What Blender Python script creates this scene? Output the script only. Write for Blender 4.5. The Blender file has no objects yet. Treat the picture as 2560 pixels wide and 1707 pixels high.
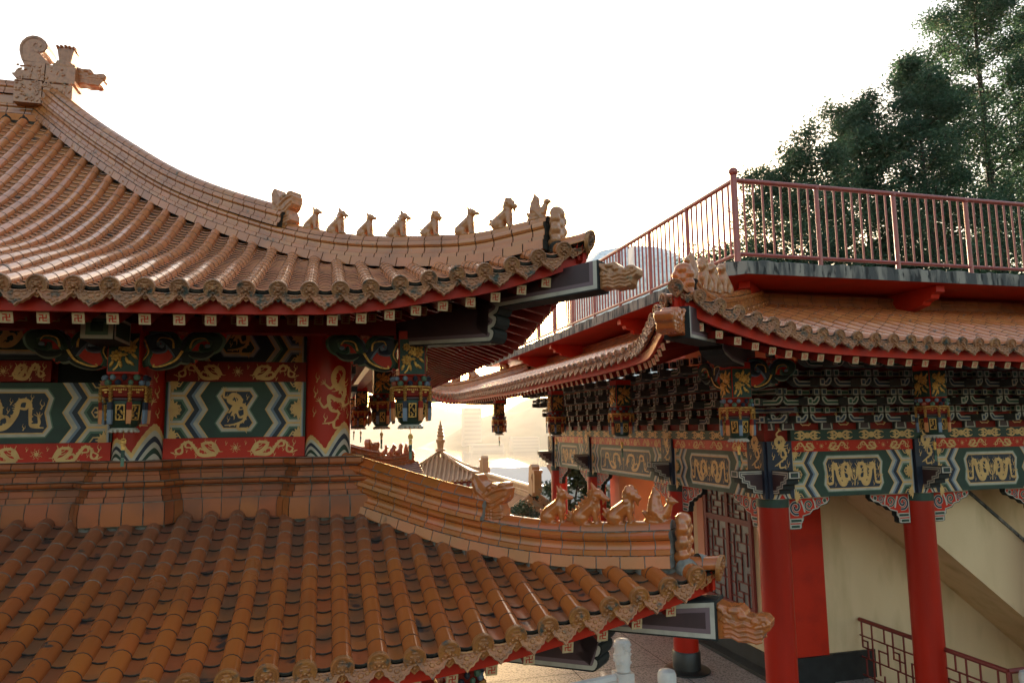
import bpy, bmesh, math, random
import numpy as np
from math import sin, cos, pi, radians, sqrt, atan2, hypot
from mathutils import Vector, Matrix
V = Vector
rng = random.Random(7)
D = bpy.data
scn = bpy.context.scene
COL = scn.collection

# ------------------------------------------------------------------ camera
yaw, pitch, roll = radians(14.9), radians(6.85), radians(-0.78)
fwd0 = V((sin(yaw), cos(yaw), 0)); right0 = V((cos(yaw), -sin(yaw), 0)); up0 = V((0, 0, 1))
fw = cos(pitch)*fwd0 + sin(pitch)*up0
up1 = -sin(pitch)*fwd0 + cos(pitch)*up0
rt = cos(roll)*right0 + sin(roll)*up1
up2 = -sin(roll)*right0 + cos(roll)*up1
cam_d = D.cameras.new('camera'); cam = D.objects.new('camera', cam_d); COL.objects.link(cam)
cam_d.sensor_width = 36; cam_d.lens = 1780/2560*36
cam_d.clip_start = 0.05; cam_d.clip_end = 20000
Mx = Matrix.Identity(4)
for i in range(3):
    Mx[i][0] = rt[i]; Mx[i][1] = up2[i]; Mx[i][2] = -fw[i]
cam.matrix_world = Mx
scn.camera = cam

# ------------------------------------------------------------------ light
SUN_EL, SUN_AZ = radians(6.0), atan2(0.2546, 0.9628)      # azimuth from +Y towards +X
world = D.worlds.new('World'); scn.world = world; world.use_nodes = True
wn = world.node_tree; wn.nodes.clear()
sky = wn.nodes.new('ShaderNodeTexSky'); sky.sky_type = 'NISHITA'; sky.sun_disc = False
sky.sun_elevation = SUN_EL; sky.sun_rotation = SUN_AZ
sky.altitude = 700; sky.air_density = 1.0; sky.dust_density = 5.0; sky.ozone_density = 1.0
bg = wn.nodes.new('ShaderNodeBackground'); bg.inputs['Strength'].default_value = 0.15
wo = wn.nodes.new('ShaderNodeOutputWorld')
wb = wn.nodes.new('ShaderNodeMix'); wb.data_type = 'RGBA'; wb.blend_type = 'MULTIPLY'; wb.inputs[0].default_value = 1.0
wb.inputs[7].default_value = (1.0, 0.925, 0.845, 1)          # warm daylight balance
wn.links.new(sky.outputs[0], wb.inputs[6]); wn.links.new(wb.outputs[2], bg.inputs[0]); wn.links.new(bg.outputs[0], wo.inputs[0])
sun_d = D.lights.new('sun', 'SUN'); sun = D.objects.new('sun', sun_d); COL.objects.link(sun)
sun_d.energy = 2.8; sun_d.angle = radians(0.53); sun_d.color = (1.0, 0.80, 0.58)
sdir = V((sin(SUN_AZ)*cos(SUN_EL), cos(SUN_AZ)*cos(SUN_EL), sin(SUN_EL)))
sun.rotation_euler = sdir.to_track_quat('Z', 'Y').to_euler()
scn.view_settings.view_transform = 'Standard'; scn.view_settings.look = 'None'
scn.view_settings.gamma = 1.0; scn.view_settings.use_curve_mapping = False
scn.view_settings.exposure = 2.45
scn.cycles.max_bounces = 6; scn.cycles.diffuse_bounces = 4; scn.cycles.glossy_bounces = 3
scn.cycles.transparent_max_bounces = 8; scn.cycles.volume_bounces = 2
scn.cycles.use_denoising = True

# ------------------------------------------------------------------ materials
MATS = {}
def mat(name, col, rough=0.5, col2=None, nscale=6.0, lo=0.45, hi=0.65, isl=0.0, bump=0.0, bscale=30.0,
        metal=0.0, coat=0.0, col3=None, n3=18.0, lo3=0.55, hi3=0.62, spec=0.5, detail=4.0, stretch=None, dust=None, trans=0.0):
    m = D.materials.new(name); m.use_nodes = True
    nt = m.node_tree; N = nt.nodes; Lk = nt.links
    b = N['Principled BSDF']
    b.inputs['Roughness'].default_value = rough; b.inputs['Metallic'].default_value = metal
    b.inputs['Coat Weight'].default_value = coat; b.inputs['Coat Roughness'].default_value = 0.05
    b.inputs['Specular IOR Level'].default_value = spec
    tc = N.new('ShaderNodeTexCoord')
    src = tc.outputs['Object']
    if stretch:
        mp_ = N.new('ShaderNodeMapping'); mp_.inputs['Scale'].default_value = stretch; Lk.new(src, mp_.inputs['Vector']); src = mp_.outputs[0]
    def noise(sc, det=detail):
        n = N.new('ShaderNodeTexNoise'); n.inputs['Scale'].default_value = sc; n.inputs['Detail'].default_value = det
        Lk.new(src, n.inputs['Vector']); return n
    rgb = N.new('ShaderNodeRGB'); rgb.outputs[0].default_value = (*col, 1); out = rgb.outputs[0]
    def mix(a, fac, c2):
        x = N.new('ShaderNodeMix'); x.data_type = 'RGBA'
        Lk.new(fac, x.inputs[0]); Lk.new(a, x.inputs[6]); x.inputs[7].default_value = (*c2, 1); return x.outputs[2]
    def ramp(src, lo, hi):
        r = N.new('ShaderNodeMapRange'); r.inputs[1].default_value = lo; r.inputs[2].default_value = hi
        Lk.new(src, r.inputs[0]); return r.outputs[0]
    if isl:
        g = N.new('ShaderNodeNewGeometry'); h = N.new('ShaderNodeHueSaturation')
        mr = N.new('ShaderNodeMapRange'); mr.inputs[3].default_value = 1-isl; mr.inputs[4].default_value = 1+isl
        Lk.new(g.outputs['Random Per Island'], mr.inputs[0]); Lk.new(mr.outputs[0], h.inputs['Value'])
        mr2 = N.new('ShaderNodeMapRange'); mr2.inputs[3].default_value = 0.5-isl*0.05; mr2.inputs[4].default_value = 0.5+isl*0.05
        ml = N.new('ShaderNodeMath'); ml.operation = 'FRACT'; m2 = N.new('ShaderNodeMath'); m2.operation = 'MULTIPLY'; m2.inputs[1].default_value = 7.31
        Lk.new(g.outputs['Random Per Island'], m2.inputs[0]); Lk.new(m2.outputs[0], ml.inputs[0]); Lk.new(ml.outputs[0], mr2.inputs[0])
        Lk.new(mr2.outputs[0], h.inputs['Hue']); Lk.new(out, h.inputs['Color']); out = h.outputs[0]
    if col2: out = mix(out, ramp(noise(nscale).outputs[0], lo, hi), col2)
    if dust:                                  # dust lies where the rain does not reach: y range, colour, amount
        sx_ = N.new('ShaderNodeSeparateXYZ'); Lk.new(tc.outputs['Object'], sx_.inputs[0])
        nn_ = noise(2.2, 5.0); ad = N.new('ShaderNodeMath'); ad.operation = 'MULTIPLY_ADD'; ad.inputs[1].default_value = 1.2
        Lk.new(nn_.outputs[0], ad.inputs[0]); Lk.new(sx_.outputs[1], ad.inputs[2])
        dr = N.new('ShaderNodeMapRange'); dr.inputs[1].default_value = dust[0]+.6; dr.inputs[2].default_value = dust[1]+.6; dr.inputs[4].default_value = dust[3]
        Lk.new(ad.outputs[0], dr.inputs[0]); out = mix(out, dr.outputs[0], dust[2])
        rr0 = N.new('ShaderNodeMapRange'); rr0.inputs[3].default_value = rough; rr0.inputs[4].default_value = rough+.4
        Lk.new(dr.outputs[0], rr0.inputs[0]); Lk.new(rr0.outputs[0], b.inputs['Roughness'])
    if col3:
        f = ramp(noise(n3, 6.0).outputs[0], lo3, hi3); out = mix(out, f, col3)
        rr = N.new('ShaderNodeMapRange'); rr.inputs[3].default_value = rough; rr.inputs[4].default_value = min(1, rough+0.45)
        if not dust: Lk.new(f, rr.inputs[0]); Lk.new(rr.outputs[0], b.inputs['Roughness'])
    Lk.new(out, b.inputs['Base Color'])
    if trans:                                 # thin leaves let light through
        tl = N.new('ShaderNodeBsdfTranslucent'); Lk.new(out, tl.inputs['Color']); ms = N.new('ShaderNodeMixShader'); ms.inputs[0].default_value = trans
        Lk.new(b.outputs[0], ms.inputs[1]); Lk.new(tl.outputs[0], ms.inputs[2]); Lk.new(ms.outputs[0], N['Material Output'].inputs['Surface'])
    if bump:
        bp = N.new('ShaderNodeBump'); bp.inputs['Strength'].default_value = bump; bp.inputs['Distance'].default_value = 0.01
        Lk.new(noise(bscale, 5.0).outputs[0], bp.inputs['Height']); Lk.new(bp.outputs[0], b.inputs['Normal'])
    MATS[name] = m; return m

TILE = (0.40, 0.135, 0.030)
m_tile = mat('glazed_tile', (0.56, 0.185, 0.062), 0.18, col2=(0.46, 0.150, 0.050), nscale=3, isl=0.08, bump=0.10, bscale=25, coat=0.35, col3=(0.10, 0.065, 0.035), n3=9, lo3=0.60, hi3=0.74)
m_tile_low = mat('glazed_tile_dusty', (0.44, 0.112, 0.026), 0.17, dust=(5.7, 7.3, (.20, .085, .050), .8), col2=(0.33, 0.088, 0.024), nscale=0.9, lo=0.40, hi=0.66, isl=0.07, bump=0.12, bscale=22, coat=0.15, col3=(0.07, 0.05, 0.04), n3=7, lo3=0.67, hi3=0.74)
m_pan = mat('glazed_pan_tile', (0.52, 0.185, 0.062), 0.30, col2=(0.42, 0.145, 0.05), nscale=4, isl=0.10, bump=0.10, bscale=25, coat=0.2, col3=(0.05, 0.04, 0.03), n3=6, lo3=0.60, hi3=0.74)
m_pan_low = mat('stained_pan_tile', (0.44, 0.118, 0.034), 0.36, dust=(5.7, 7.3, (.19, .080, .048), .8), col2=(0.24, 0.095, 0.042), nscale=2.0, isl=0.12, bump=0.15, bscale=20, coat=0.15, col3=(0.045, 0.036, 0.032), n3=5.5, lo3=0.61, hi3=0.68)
m_relief = mat('relief_tile', (0.34, 0.135, 0.050), 0.42, col2=(0.25, 0.10, 0.04), nscale=9, isl=0.18, bump=0.9, bscale=85, col3=(0.05, 0.055, 0.042), n3=14, lo3=0.53, hi3=0.68)
m_relief_low = mat('relief_tile_warm', (0.38, 0.135, 0.035), 0.36, col2=(0.28, 0.10, 0.03), nscale=9, isl=0.15, bump=0.8, bscale=80, coat=0.15, col3=(0.05, 0.065, 0.055), n3=14, lo3=0.58, hi3=0.72)
m_ridge = mat('ridge_tile', (0.45, 0.160, 0.050), 0.22, col2=(0.34, 0.12, 0.04), nscale=3, isl=0.10, bump=0.06, bscale=20, coat=0.4, col3=(0.10, 0.075, 0.04), n3=8, lo3=0.64, hi3=0.78)
m_ridge_low = mat('ridge_tile_warm', (0.43, 0.105, 0.025), 0.24, col2=(0.33, 0.100, 0.022), nscale=2.5, isl=0.11, bump=0.06, bscale=20, coat=0.2, col3=(0.09, 0.07, 0.04), n3=8, lo3=0.68, hi3=0.80)
m_band = mat('wall_foot_tile', (0.30, 0.080, 0.022), 0.55, col2=(0.20, 0.060, 0.022), nscale=3, isl=0.10, bump=0.06, spec=0.3)
m_figure = mat('figurine_glaze', (0.40, 0.165, 0.065), 0.32, col2=(0.30, 0.12, 0.045), nscale=20, bump=0.35, bscale=70, coat=0.25, col3=(0.14, 0.12, 0.07), n3=16, lo3=0.60, hi3=0.75)
m_figure_low = mat('figurine_glaze_warm', (0.42, 0.108, 0.022), 0.26, col2=(0.30, 0.10, 0.03), nscale=14, bump=0.30, bscale=50, coat=0.4, col3=(0.10, 0.09, 0.05), n3=12, lo3=0.66, hi3=0.78)
m_grout = mat('dark_grout', (0.032, 0.026, 0.021), 0.95, spec=0.1, col2=(0.055, 0.048, 0.036), nscale=20, bump=0.5, bscale=60)
m_mortar = mat('grey_mortar', (0.22, 0.195, 0.165), 0.95, spec=0.1, col2=(0.12, 0.115, 0.10), nscale=14, bump=0.5, bscale=60)
m_red = mat('red_paint', (0.46, 0.020, 0.005), 0.5, spec=0.25, col2=(0.37, 0.016, 0.005), nscale=3, bump=0.05, bscale=12)
m_dkred = mat('dark_red_wood', (0.22, 0.014, 0.006), 0.6, spec=0.2, col2=(0.15, 0.011, 0.006), nscale=4, bump=0.08)
m_column = mat('red_column_paint', (0.37, 0.014, 0.004), 0.38, col2=(0.29, 0.011, 0.003), nscale=2, bump=0.04, bscale=9, spec=0.22, coat=0.03, stretch=(1, 1, .18), col3=(0.46, 0.06, 0.035), n3=3, lo3=0.66, hi3=0.9)
m_railred = mat('railing_paint', (0.30, 0.055, 0.040), 0.38, col2=(0.24, 0.045, 0.035), nscale=8, bump=0.1, coat=0.15)
m_green = mat('dark_green_paint', (0.012, 0.038, 0.022), 0.6, col2=(0.009, 0.027, 0.017), nscale=6)
m_ltgreen = mat('sage_green_paint', (0.085, 0.150, 0.095), 0.6, col2=(0.07, 0.12, 0.08), nscale=6)
m_navy = mat('navy_paint', (0.010, 0.016, 0.036), 0.6, col2=(0.008, 0.012, 0.024), nscale=6)
m_ltblue = mat('pale_blue_paint', (0.16, 0.20, 0.26), 0.6, col2=(0.12, 0.16, 0.22), nscale=6)
m_white = mat('cream_white_paint', (0.45, 0.395, 0.32), 0.6, col2=(0.36, 0.315, 0.255), nscale=8)
m_gold = mat('gold_paint', (0.62, 0.37, 0.13), 0.55, col2=(0.52, 0.29, 0.10), nscale=10, bump=0.35, bscale=130)
m_goldleaf = mat('gilded_wood', (0.62, 0.34, 0.085), 0.34, col2=(0.36, 0.17, 0.04), nscale=45, metal=0.6, bump=0.6, bscale=120)
m_maroon = mat('maroon_paint', (0.050, 0.020, 0.022), 0.55, col2=(0.038, 0.016, 0.018), nscale=5)
m_mauve = mat('mauve_paint', (0.15, 0.09, 0.10), 0.6)
m_grey = mat('dark_grey_paint', (0.020, 0.022, 0.021), 0.7, spec=0.2)
m_leafgrey = mat('grey_green_paint', (0.11, 0.125, 0.085), 0.6)
m_brgrey = mat('bracket_grey', (0.050, 0.052, 0.047), 0.6)
m_brgreen = mat('bracket_green', (0.028, 0.078, 0.050), 0.6)
m_brblue = mat('bracket_blue', (0.026, 0.046, 0.085), 0.6)
m_farwall = mat('haze_toned_wall', (0.24, 0.22, 0.20), 0.8)  # haze put into the colour: white walls toned down towards the hill
m_farpane = mat('haze_toned_window', (0.17, 0.16, 0.15), 0.8)  # close to the wall tone, contrast lost to haze is in the colour
m_orange = mat('orange_paint', (0.55, 0.21, 0.07), 0.6)
m_pink = mat('rose_paint', (0.36, 0.10, 0.06), 0.6)
m_emblem = mat('emblem_cream', (0.50, 0.35, 0.19), 0.7, col2=(0.38, 0.25, 0.13), nscale=30)
m_emblem_dark = mat('emblem_dark', (0.26, 0.16, 0.07), 0.7)  # darker emblem tone for the inner rafter row
m_cream = mat('cream_wall_paint', (0.66, 0.47, 0.27), 0.62, col2=(0.58, 0.40, 0.22), nscale=0.9, bump=0.05, bscale=8, col3=(0.50, 0.35, 0.19), n3=2.6, lo3=0.50, hi3=0.75, stretch=(1, 1, .30))
m_salmon = mat('salmon_wall_paint', (0.62, 0.26, 0.15), 0.65)
m_black = mat('black_base_paint', (0.012, 0.012, 0.012), 0.42, col2=(0.02, 0.02, 0.02), nscale=5)
m_conc = mat('weathered_concrete', (0.26, 0.235, 0.20), 0.92, col2=(0.07, 0.07, 0.068), nscale=6, lo=0.44, hi=0.60, bump=0.7, bscale=25, col3=(0.030, 0.030, 0.030), n3=14, lo3=0.53, hi3=0.62, stretch=(1, 1, .22))
m_farroof = mat('sunbleached_tile', (0.46, 0.20, 0.075), 0.5, col2=(0.38, 0.16, 0.06), nscale=2, isl=0.08)
m_floor = mat('speckled_terrazzo', (0.36, 0.29, 0.25), 0.5, col2=(0.13, 0.105, 0.095), nscale=30, lo=0.50, hi=0.57, col3=(0.46, 0.40, 0.36), n3=46, lo3=0.58, hi3=0.62, detail=2.0)
m_stone = mat('white_marble', (0.60, 0.57, 0.54), 0.5, col2=(0.48, 0.45, 0.43), nscale=5, bump=0.5, bscale=40)
m_glass = mat('frosted_window', (0.20, 0.185, 0.17), 0.35, col2=(0.16, 0.15, 0.14), nscale=3)
m_lattice = mat('lattice_red', (0.18, 0.022, 0.016), 0.5)
m_hole = mat('unlit_interior', (0.006, 0.006, 0.006), 0.9)
m_bark = mat('bark', (0.045, 0.034, 0.026), 0.9, bump=0.6, bscale=12)
m_leafA = mat('cypress_leaf', (0.058, 0.115, 0.056), 0.6, col2=(0.034, 0.078, 0.045), nscale=0.5, isl=0.4, trans=0.45)
m_leafB = mat('shrub_leaf', (0.045, 0.085, 0.035), 0.65, col2=(0.03, 0.06, 0.03), nscale=0.8, isl=0.35)
m_hill = mat('forest_hill', (0.055, 0.075, 0.045), 0.95, col2=(0.035, 0.05, 0.03), nscale=0.02, bump=0.5, bscale=0.05)
m_water = mat('lake_water', (0.02, 0.03, 0.035), 0.08, bump=0.08, bscale=0.15)
m_ground = mat('hillside_ground', (0.07, 0.075, 0.045), 0.95, col2=(0.10, 0.09, 0.065), nscale=0.4)
m_whitewall = mat('white_render_wall', (0.62, 0.60, 0.57), 0.7)
m_bluetin = mat('pale_blue_tin', (0.30, 0.37, 0.42), 0.5)
m_dome = mat('pale_dome_panel', (0.82, 0.81, 0.80), 0.4, col2=(0.58, 0.59, 0.61), nscale=2)
m_moss = mat('moss', (0.06, 0.075, 0.03), 0.95, bump=0.8, bscale=50)

# ------------------------------------------------------------------ mesh helpers
def ident(x, y, z=0.0): return V((x, y, z))
def frame(o, ax, ay, az):
    o, ax, ay, az = V(o), V(ax), V(ay), V(az)
    return lambda x, y, z=0.0: o + ax*x + ay*y + az*z
def cubic(tab):
    xs = np.array([a for a, _ in tab], float); ys = np.array([b for _, b in tab], float)
    d = np.gradient(ys, xs)
    def f(x):
        x = min(max(x, xs[0]), xs[-1]); i = int(min(np.searchsorted(xs, x, 'right')-1, len(xs)-2)); i = max(i, 0)
        h = xs[i+1]-xs[i]; t = (x-xs[i])/h
        return float((2*t**3-3*t*t+1)*ys[i]+(t**3-2*t*t+t)*h*d[i]+(-2*t**3+3*t*t)*ys[i+1]+(t**3-t*t)*h*d[i+1])
    return f
def catmull(pts, n=6):
    P = [tuple(p) for p in pts]; P = [P[0]]+P+[P[-1]]; out = []
    for i in range(1, len(P)-2):
        for k in range(n):
            t = k/n; a, b, c, d = (np.array(P[i-1]), np.array(P[i]), np.array(P[i+1]), np.array(P[i+2]))
            out.append(tuple(0.5*(2*b+(c-a)*t+(2*a-5*b+4*c-d)*t*t+(3*b-a-3*c+d)*t**3)))
    out.append(P[-2]); return out
def inset(poly, d, keep=lambda a, b: False):
    n = len(poly); L = []
    for i in range(n):
        a, b = poly[i], poly[(i+1) % n]; dx, dy = b[0]-a[0], b[1]-a[1]; l = hypot(dx, dy) or 1e-9
        dd = 0.0 if keep(a, b) else d
        nx, ny = -dy/l, dx/l
        L.append((a[0]+nx*dd, a[1]+ny*dd, dx, dy))
    out = []
    for i in range(n):
        x1, y1, dx1, dy1 = L[i-1]; x2, y2, dx2, dy2 = L[i]; det = dx1*dy2-dy1*dx2
        if abs(det) < 1e-9: out.append((x2, y2)); continue
        t = ((x2-x1)*dy2-(y2-y1)*dx2)/det; out.append((x1+dx1*t, y1+dy1*t))
    return out
class MB:
    def __init__(s): s.v = []; s.f = []; s.m = []
    def add(s, vs, fs, mi=0):
        o = len(s.v); s.v += [tuple(v) for v in vs]
        for f in fs: s.f.append([i+o for i in f]); s.m.append(mi)
    def grid(s, rows, mi=0, closed=False, flip=False):
        n = len(rows[0]); vs = [p for r in rows for p in r]; fs = []
        for i in range(len(rows)-1):
            for j in range(n if closed else n-1):
                k = (j+1) % n; f = [i*n+j, i*n+k, (i+1)*n+k, (i+1)*n+j]
                fs.append(f[::-1] if flip else f)
        s.add(vs, fs, mi)
    def box(s, c, d, mi=0, F=ident, tp=1.0):
        x, y, z = c; a, b, h = d[0]/2, d[1]/2, d[2]/2
        vs = [F(x+i*a*(tp if k > 0 else 1), y+j*b*(tp if k > 0 else 1), z+k*h) for k in (-1, 1) for j in (-1, 1) for i in (-1, 1)]
        s.add(vs, [(0, 2, 3, 1), (4, 5, 7, 6), (0, 1, 5, 4), (2, 6, 7, 3), (0, 4, 6, 2), (1, 3, 7, 5)], mi)
    def ab(s, x0, x1, y0, y1, z0, z1, mi=0, F=ident):
        s.box(((x0+x1)/2, (y0+y1)/2, (z0+z1)/2), (x1-x0, y1-y0, z1-z0), mi, F)
    def ext(s, poly, F, z0, z1, mi=0, side=None):
        n = len(poly); vs = [F(x, y, z0) for x, y in poly]+[F(x, y, z1) for x, y in poly]
        s.add(vs, [list(range(n, 2*n)), list(range(n-1, -1, -1))], mi)
        s.add(vs, [(i, (i+1) % n, n+(i+1) % n, n+i) for i in range(n)], mi if side is None else side)
    def poly(s, poly, F, z, mi=0):
        s.add([F(x, y, z) for x, y in poly], [list(range(len(poly)))], mi)
    def strip(s, xs, ylo, yhi, F, z, mi=0):
        s.grid([[F(x, ylo(x), z) for x in xs], [F(x, yhi(x), z) for x in xs]], mi)
    def rib(s, pts, w, F, z, mi=0, n=5, raw=False):
        P = pts if raw else catmull(pts, n); m = len(P); A = []; B = []
        for i in range(m):
            a, b = P[max(i-1, 0)], P[min(i+1, m-1)]; dx, dy = b[0]-a[0], b[1]-a[1]; l = hypot(dx, dy) or 1e-9
            t = i/(m-1); ww = (w(t) if callable(w) else w)/2
            zz = z+.0005*t; A.append(F(P[i][0]-dy/l*ww, P[i][1]+dx/l*ww, zz)); B.append(F(P[i][0]+dy/l*ww, P[i][1]-dx/l*ww, zz+.0002))
        s.grid([B, A], mi, flip=False)
    def disc(s, c, r, F, z, mi=0, n=10, ry=None):
        s.poly([(c[0]+r*cos(2*pi*i/n), c[1]+(ry or r)*sin(2*pi*i/n)) for i in range(n)], F, z, mi)
    def tube(s, pts, r, n=8, mi=0, caps=True, up=V((0, 0, 1))):
        pts = [V(p) for p in pts]; rows = []
        for i, p in enumerate(pts):
            t = (pts[min(i+1, len(pts)-1)]-pts[max(i-1, 0)]).normalized()
            a = t.cross(up)
            if a.length < 1e-3: a = t.cross(V((1, 0, 0)))
            a.normalize(); b = a.cross(t); rr = r(i/(len(pts)-1)) if callable(r) else r
            rows.append([p+a*(rr*cos(2*pi*k/n))+b*(rr*sin(2*pi*k/n)) for k in range(n)])
        s.grid(rows, mi, closed=True, flip=True)
        if caps:
            s.add(rows[0], [list(range(n))], mi); s.add(rows[-1], [list(range(n-1, -1, -1))], mi)
    def ell(s, c, r, mi=0, n=8, m=6, F=ident, rot=None):
        rows = []
        for i in range(m+1):
            th = pi*i/m; row = []
            for k in range(n):
                p = V((r[0]*sin(th)*cos(2*pi*k/n), r[1]*sin(th)*sin(2*pi*k/n), r[2]*cos(th)))
                if rot is not None: p = rot @ p
                row.append(F(c[0]+p.x, c[1]+p.y, c[2]+p.z))
            rows.append(row)
        s.grid(rows, mi, closed=True, flip=True)
    def lathe(s, prof, c=(0, 0, 0), n=12, mi=0, F=ident, ph=0.0):
        rows = [[F(c[0]+r*cos(2*pi*k/n+ph), c[1]+r*sin(2*pi*k/n+ph), c[2]+z) for k in range(n)] for r, z in prof]
        s.grid(rows, mi, closed=True)
        if prof[0][0] > 1e-4: s.add(rows[0], [list(range(n-1, -1, -1))], mi)
        if prof[-1][0] > 1e-4: s.add(rows[-1], [list(range(n))], mi)
    def build(s, name, mats, parent=None, smooth=35):
        me = D.meshes.new(name); me.from_pydata(s.v, [], s.f)
        if not isinstance(mats, (list, tuple)): mats = [mats]
        for m in mats: me.materials.append(m)
        me.polygons.foreach_set('material_index', s.m)
        if smooth:
            me.polygons.foreach_set('use_smooth', [True]*len(s.f)); me.set_sharp_from_angle(angle=radians(smooth))
        me.update()
        return link(name, me, parent)
def link(name, me, parent=None):
    o = D.objects.new(name, me); COL.objects.link(o)
    if parent is not None:
        o.parent = parent
        r = parent
        if r.get('worldspace'): o.matrix_parent_inverse = Matrix.Translation(-r.location)
    return o
def root(name, label, cat, loc=(0, 0, 0), rz=0.0, group=None, world=False):
    o = D.objects.new(name, None); COL.objects.link(o); o.empty_display_size = 0.1
    o.location = loc; o.rotation_euler = (0, 0, rz); o['label'] = label; o['category'] = cat
    if group: o['group'] = group
    if world: o['worldspace'] = 1
    return o
def tag(o, label, cat, group=None):
    o['label'] = label; o['category'] = cat
    if group: o['group'] = group
    return o
def setting(o, kind='structure'):
    o['kind'] = kind; return o
def dup(o, loc, rz=None, label=None, parent=None):
    c = o.copy(); COL.objects.link(c)
    if parent is not None: c.parent = parent
    if loc is not None: c.location = loc
    if rz is not None: c.rotation_euler = (0, 0, rz)
    if label: c['label'] = label
    for ch in list(o.children): dup(ch, None, parent=c)
    return c
def sculpt(blobs, voxel, name, m, parent=None, smooth_it=2):
    """one continuous skin round a set of overlapping ellipsoids (c, r[, rot]) and tapered limbs (p, q, r0, r1)"""
    b = MB()
    for q in blobs:
        if q[0] == 'P':
            P = q[1] if sum(q[1][i-1][0]*q[1][i][1]-q[1][i][0]*q[1][i-1][1] for i in range(len(q[1]))) > 0 else q[1][::-1]
            b.ext(P, frame((0, 0, 0), (1, 0, 0), (0, 0, 1), (0, -1, 0)), -q[2], q[2])
        elif len(q) == 4 and not isinstance(q[2], (tuple, list)):
            p0, p1, r0, r1 = V(q[0]), V(q[1]), q[2], q[3]
            b.tube([p0.lerp(p1, t/4) for t in range(5)], lambda t: r0+(r1-r0)*t, 8)
            b.ell(p0, (r0,)*3); b.ell(p1, (r1,)*3)
        else:
            b.ell(q[0], q[1], n=12, m=8, rot=q[2] if len(q) > 2 else None)
    o = b.build('tmp', m, smooth=0)
    md = o.modifiers.new('r', 'REMESH'); md.mode = 'VOXEL'; md.voxel_size = voxel; md.use_smooth_shade = True
    if smooth_it:
        ms = o.modifiers.new('s', 'SMOOTH'); ms.factor = 0.5; ms.iterations = smooth_it
    dg = bpy.context.evaluated_depsgraph_get()
    me = D.meshes.new_from_object(o.evaluated_get(dg)); me.name = name
    if not me.materials: me.materials.append(m)
    me.polygons.foreach_set('use_smooth', [True]*len(me.polygons))
    old = o.data; D.objects.remove(o); D.meshes.remove(old)
    return link(name, me, parent)
# ------------------------------------------------------------------ roof builders
def tile_end(b, F, r, mi, faces=True):
    """round end tile with a pointed lower leaf and a raised lion mask"""
    k = r/0.06
    out = [(r*1.12*cos(a), r*1.12*sin(a)) for a in np.linspace(radians(-25), radians(205), 13)]
    out += [(-0.82*r, -0.85*r), (-0.40*r, -1.22*r), (0, -1.58*r), (0.40*r, -1.22*r), (0.82*r, -0.85*r)]
    b.ext(out, F, -0.012, 0.012, mi)
    rim = out; inn = inset(out, 0.011*k)
    n = len(rim); vs = [F(x, y, 0.012) for x, y in rim]+[F(x*0.97, y*0.97, 0.020) for x, y in rim]+[F(x, y, 0.020) for x, y in inn]+[F(x, y, 0.010) for x, y in inn]
    fs = []
    for q in range(3):
        fs += [(q*n+i, q*n+(i+1) % n, (q+1)*n+(i+1) % n, (q+1)*n+i) for i in range(n)]
    b.add(vs, fs, mi)
    if faces:
        for cx, cy, rx, ry, rz in ((0, 0.1, .5, .42, .28), (0, -0.05, .2, .22, .42), (-.33, .28, .22, .14, .30), (.33, .28, .22, .14, .30), (-.36, -.25, .24, .22, .26), (.36, -.25, .24, .22, .26), (0, -.55, .34, .16, .28), (0, .62, .42, .12, .22), (0, -1.0, .2, .25, .2)):
            b.ell((cx*r, cy*r, 0.012), (rx*r, ry*r, rz*r), mi, 6, 4, F)
def drip_tile(b, F, w, mi, dep=1.0):
    """fan shaped drip tile with a scalloped edge and raised blossom relief"""
    h = w/2
    top = [(h*t, -0.030*(1-t*t)) for t in np.linspace(1, -1, 7)]
    lft = [(-1.05, -.16), (-.98, -.30), (-.80, -.42), (-.72, -.56), (-.52, -.62), (-.40, -.74), (-.20, -.78), (0, -.95)]
    bot = [(h*x, h*y*dep*1.1) for x, y in lft]+[(-h*x, h*y*dep*1.1) for x, y in lft[-2::-1]]
    out = top+bot
    b.ext(out, F, -0.010, 0.006, mi)
    inn = inset(out, 0.010); n = len(out)
    vs = [F(x, y, 0.006) for x, y in out]+[F(x*.98, y, 0.015) for x, y in out]+[F(x, y, 0.015) for x, y in inn]+[F(x, y, 0.005) for x, y in inn]
    fs = []
    for q in range(3): fs += [(q*n+i, q*n+(i+1) % n, (q+1)*n+(i+1) % n, (q+1)*n+i) for i in range(n)]
    b.add(vs, fs, mi)
    for x, y, r in ((0, -.42, .20), (-.38, -.36, .15), (.38, -.36, .15), (-.68, -.22, .13), (.68, -.22, .13), (0, -.70, .13), (-.22, -.60, .12), (.22, -.60, .12), (-.2, -.24, .1), (.2, -.24, .1)):
        b.ell((x*h, y*h*dep*1.1, 0.006), (r*h, r*h*.8, 0.10*h), mi, 6, 4, F)
class Roof:
    """one slope: u runs along the eave from the corner, v runs inward up the slope, z = g(v) + lift(u) * fall(v)"""
    def __init__(s, P, U, W, g, lift, fall, v0):
        s.P, s.U, s.W, s.g, s.lift, s.fall, s.v0 = V(P), V(U), V(W), g, lift, fall, v0
    def z(s, u, v): return s.g(v)+s.lift(u)*s.fall(v)
    def at(s, u, v, dz=0.0):
        p = s.P+s.U*u+s.W*v; return V((p.x, p.y, s.z(u, v)+dz))
    def tang(s, u, v): return (s.at(u, v+.02)-s.at(u, v-.02)).normalized()
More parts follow.
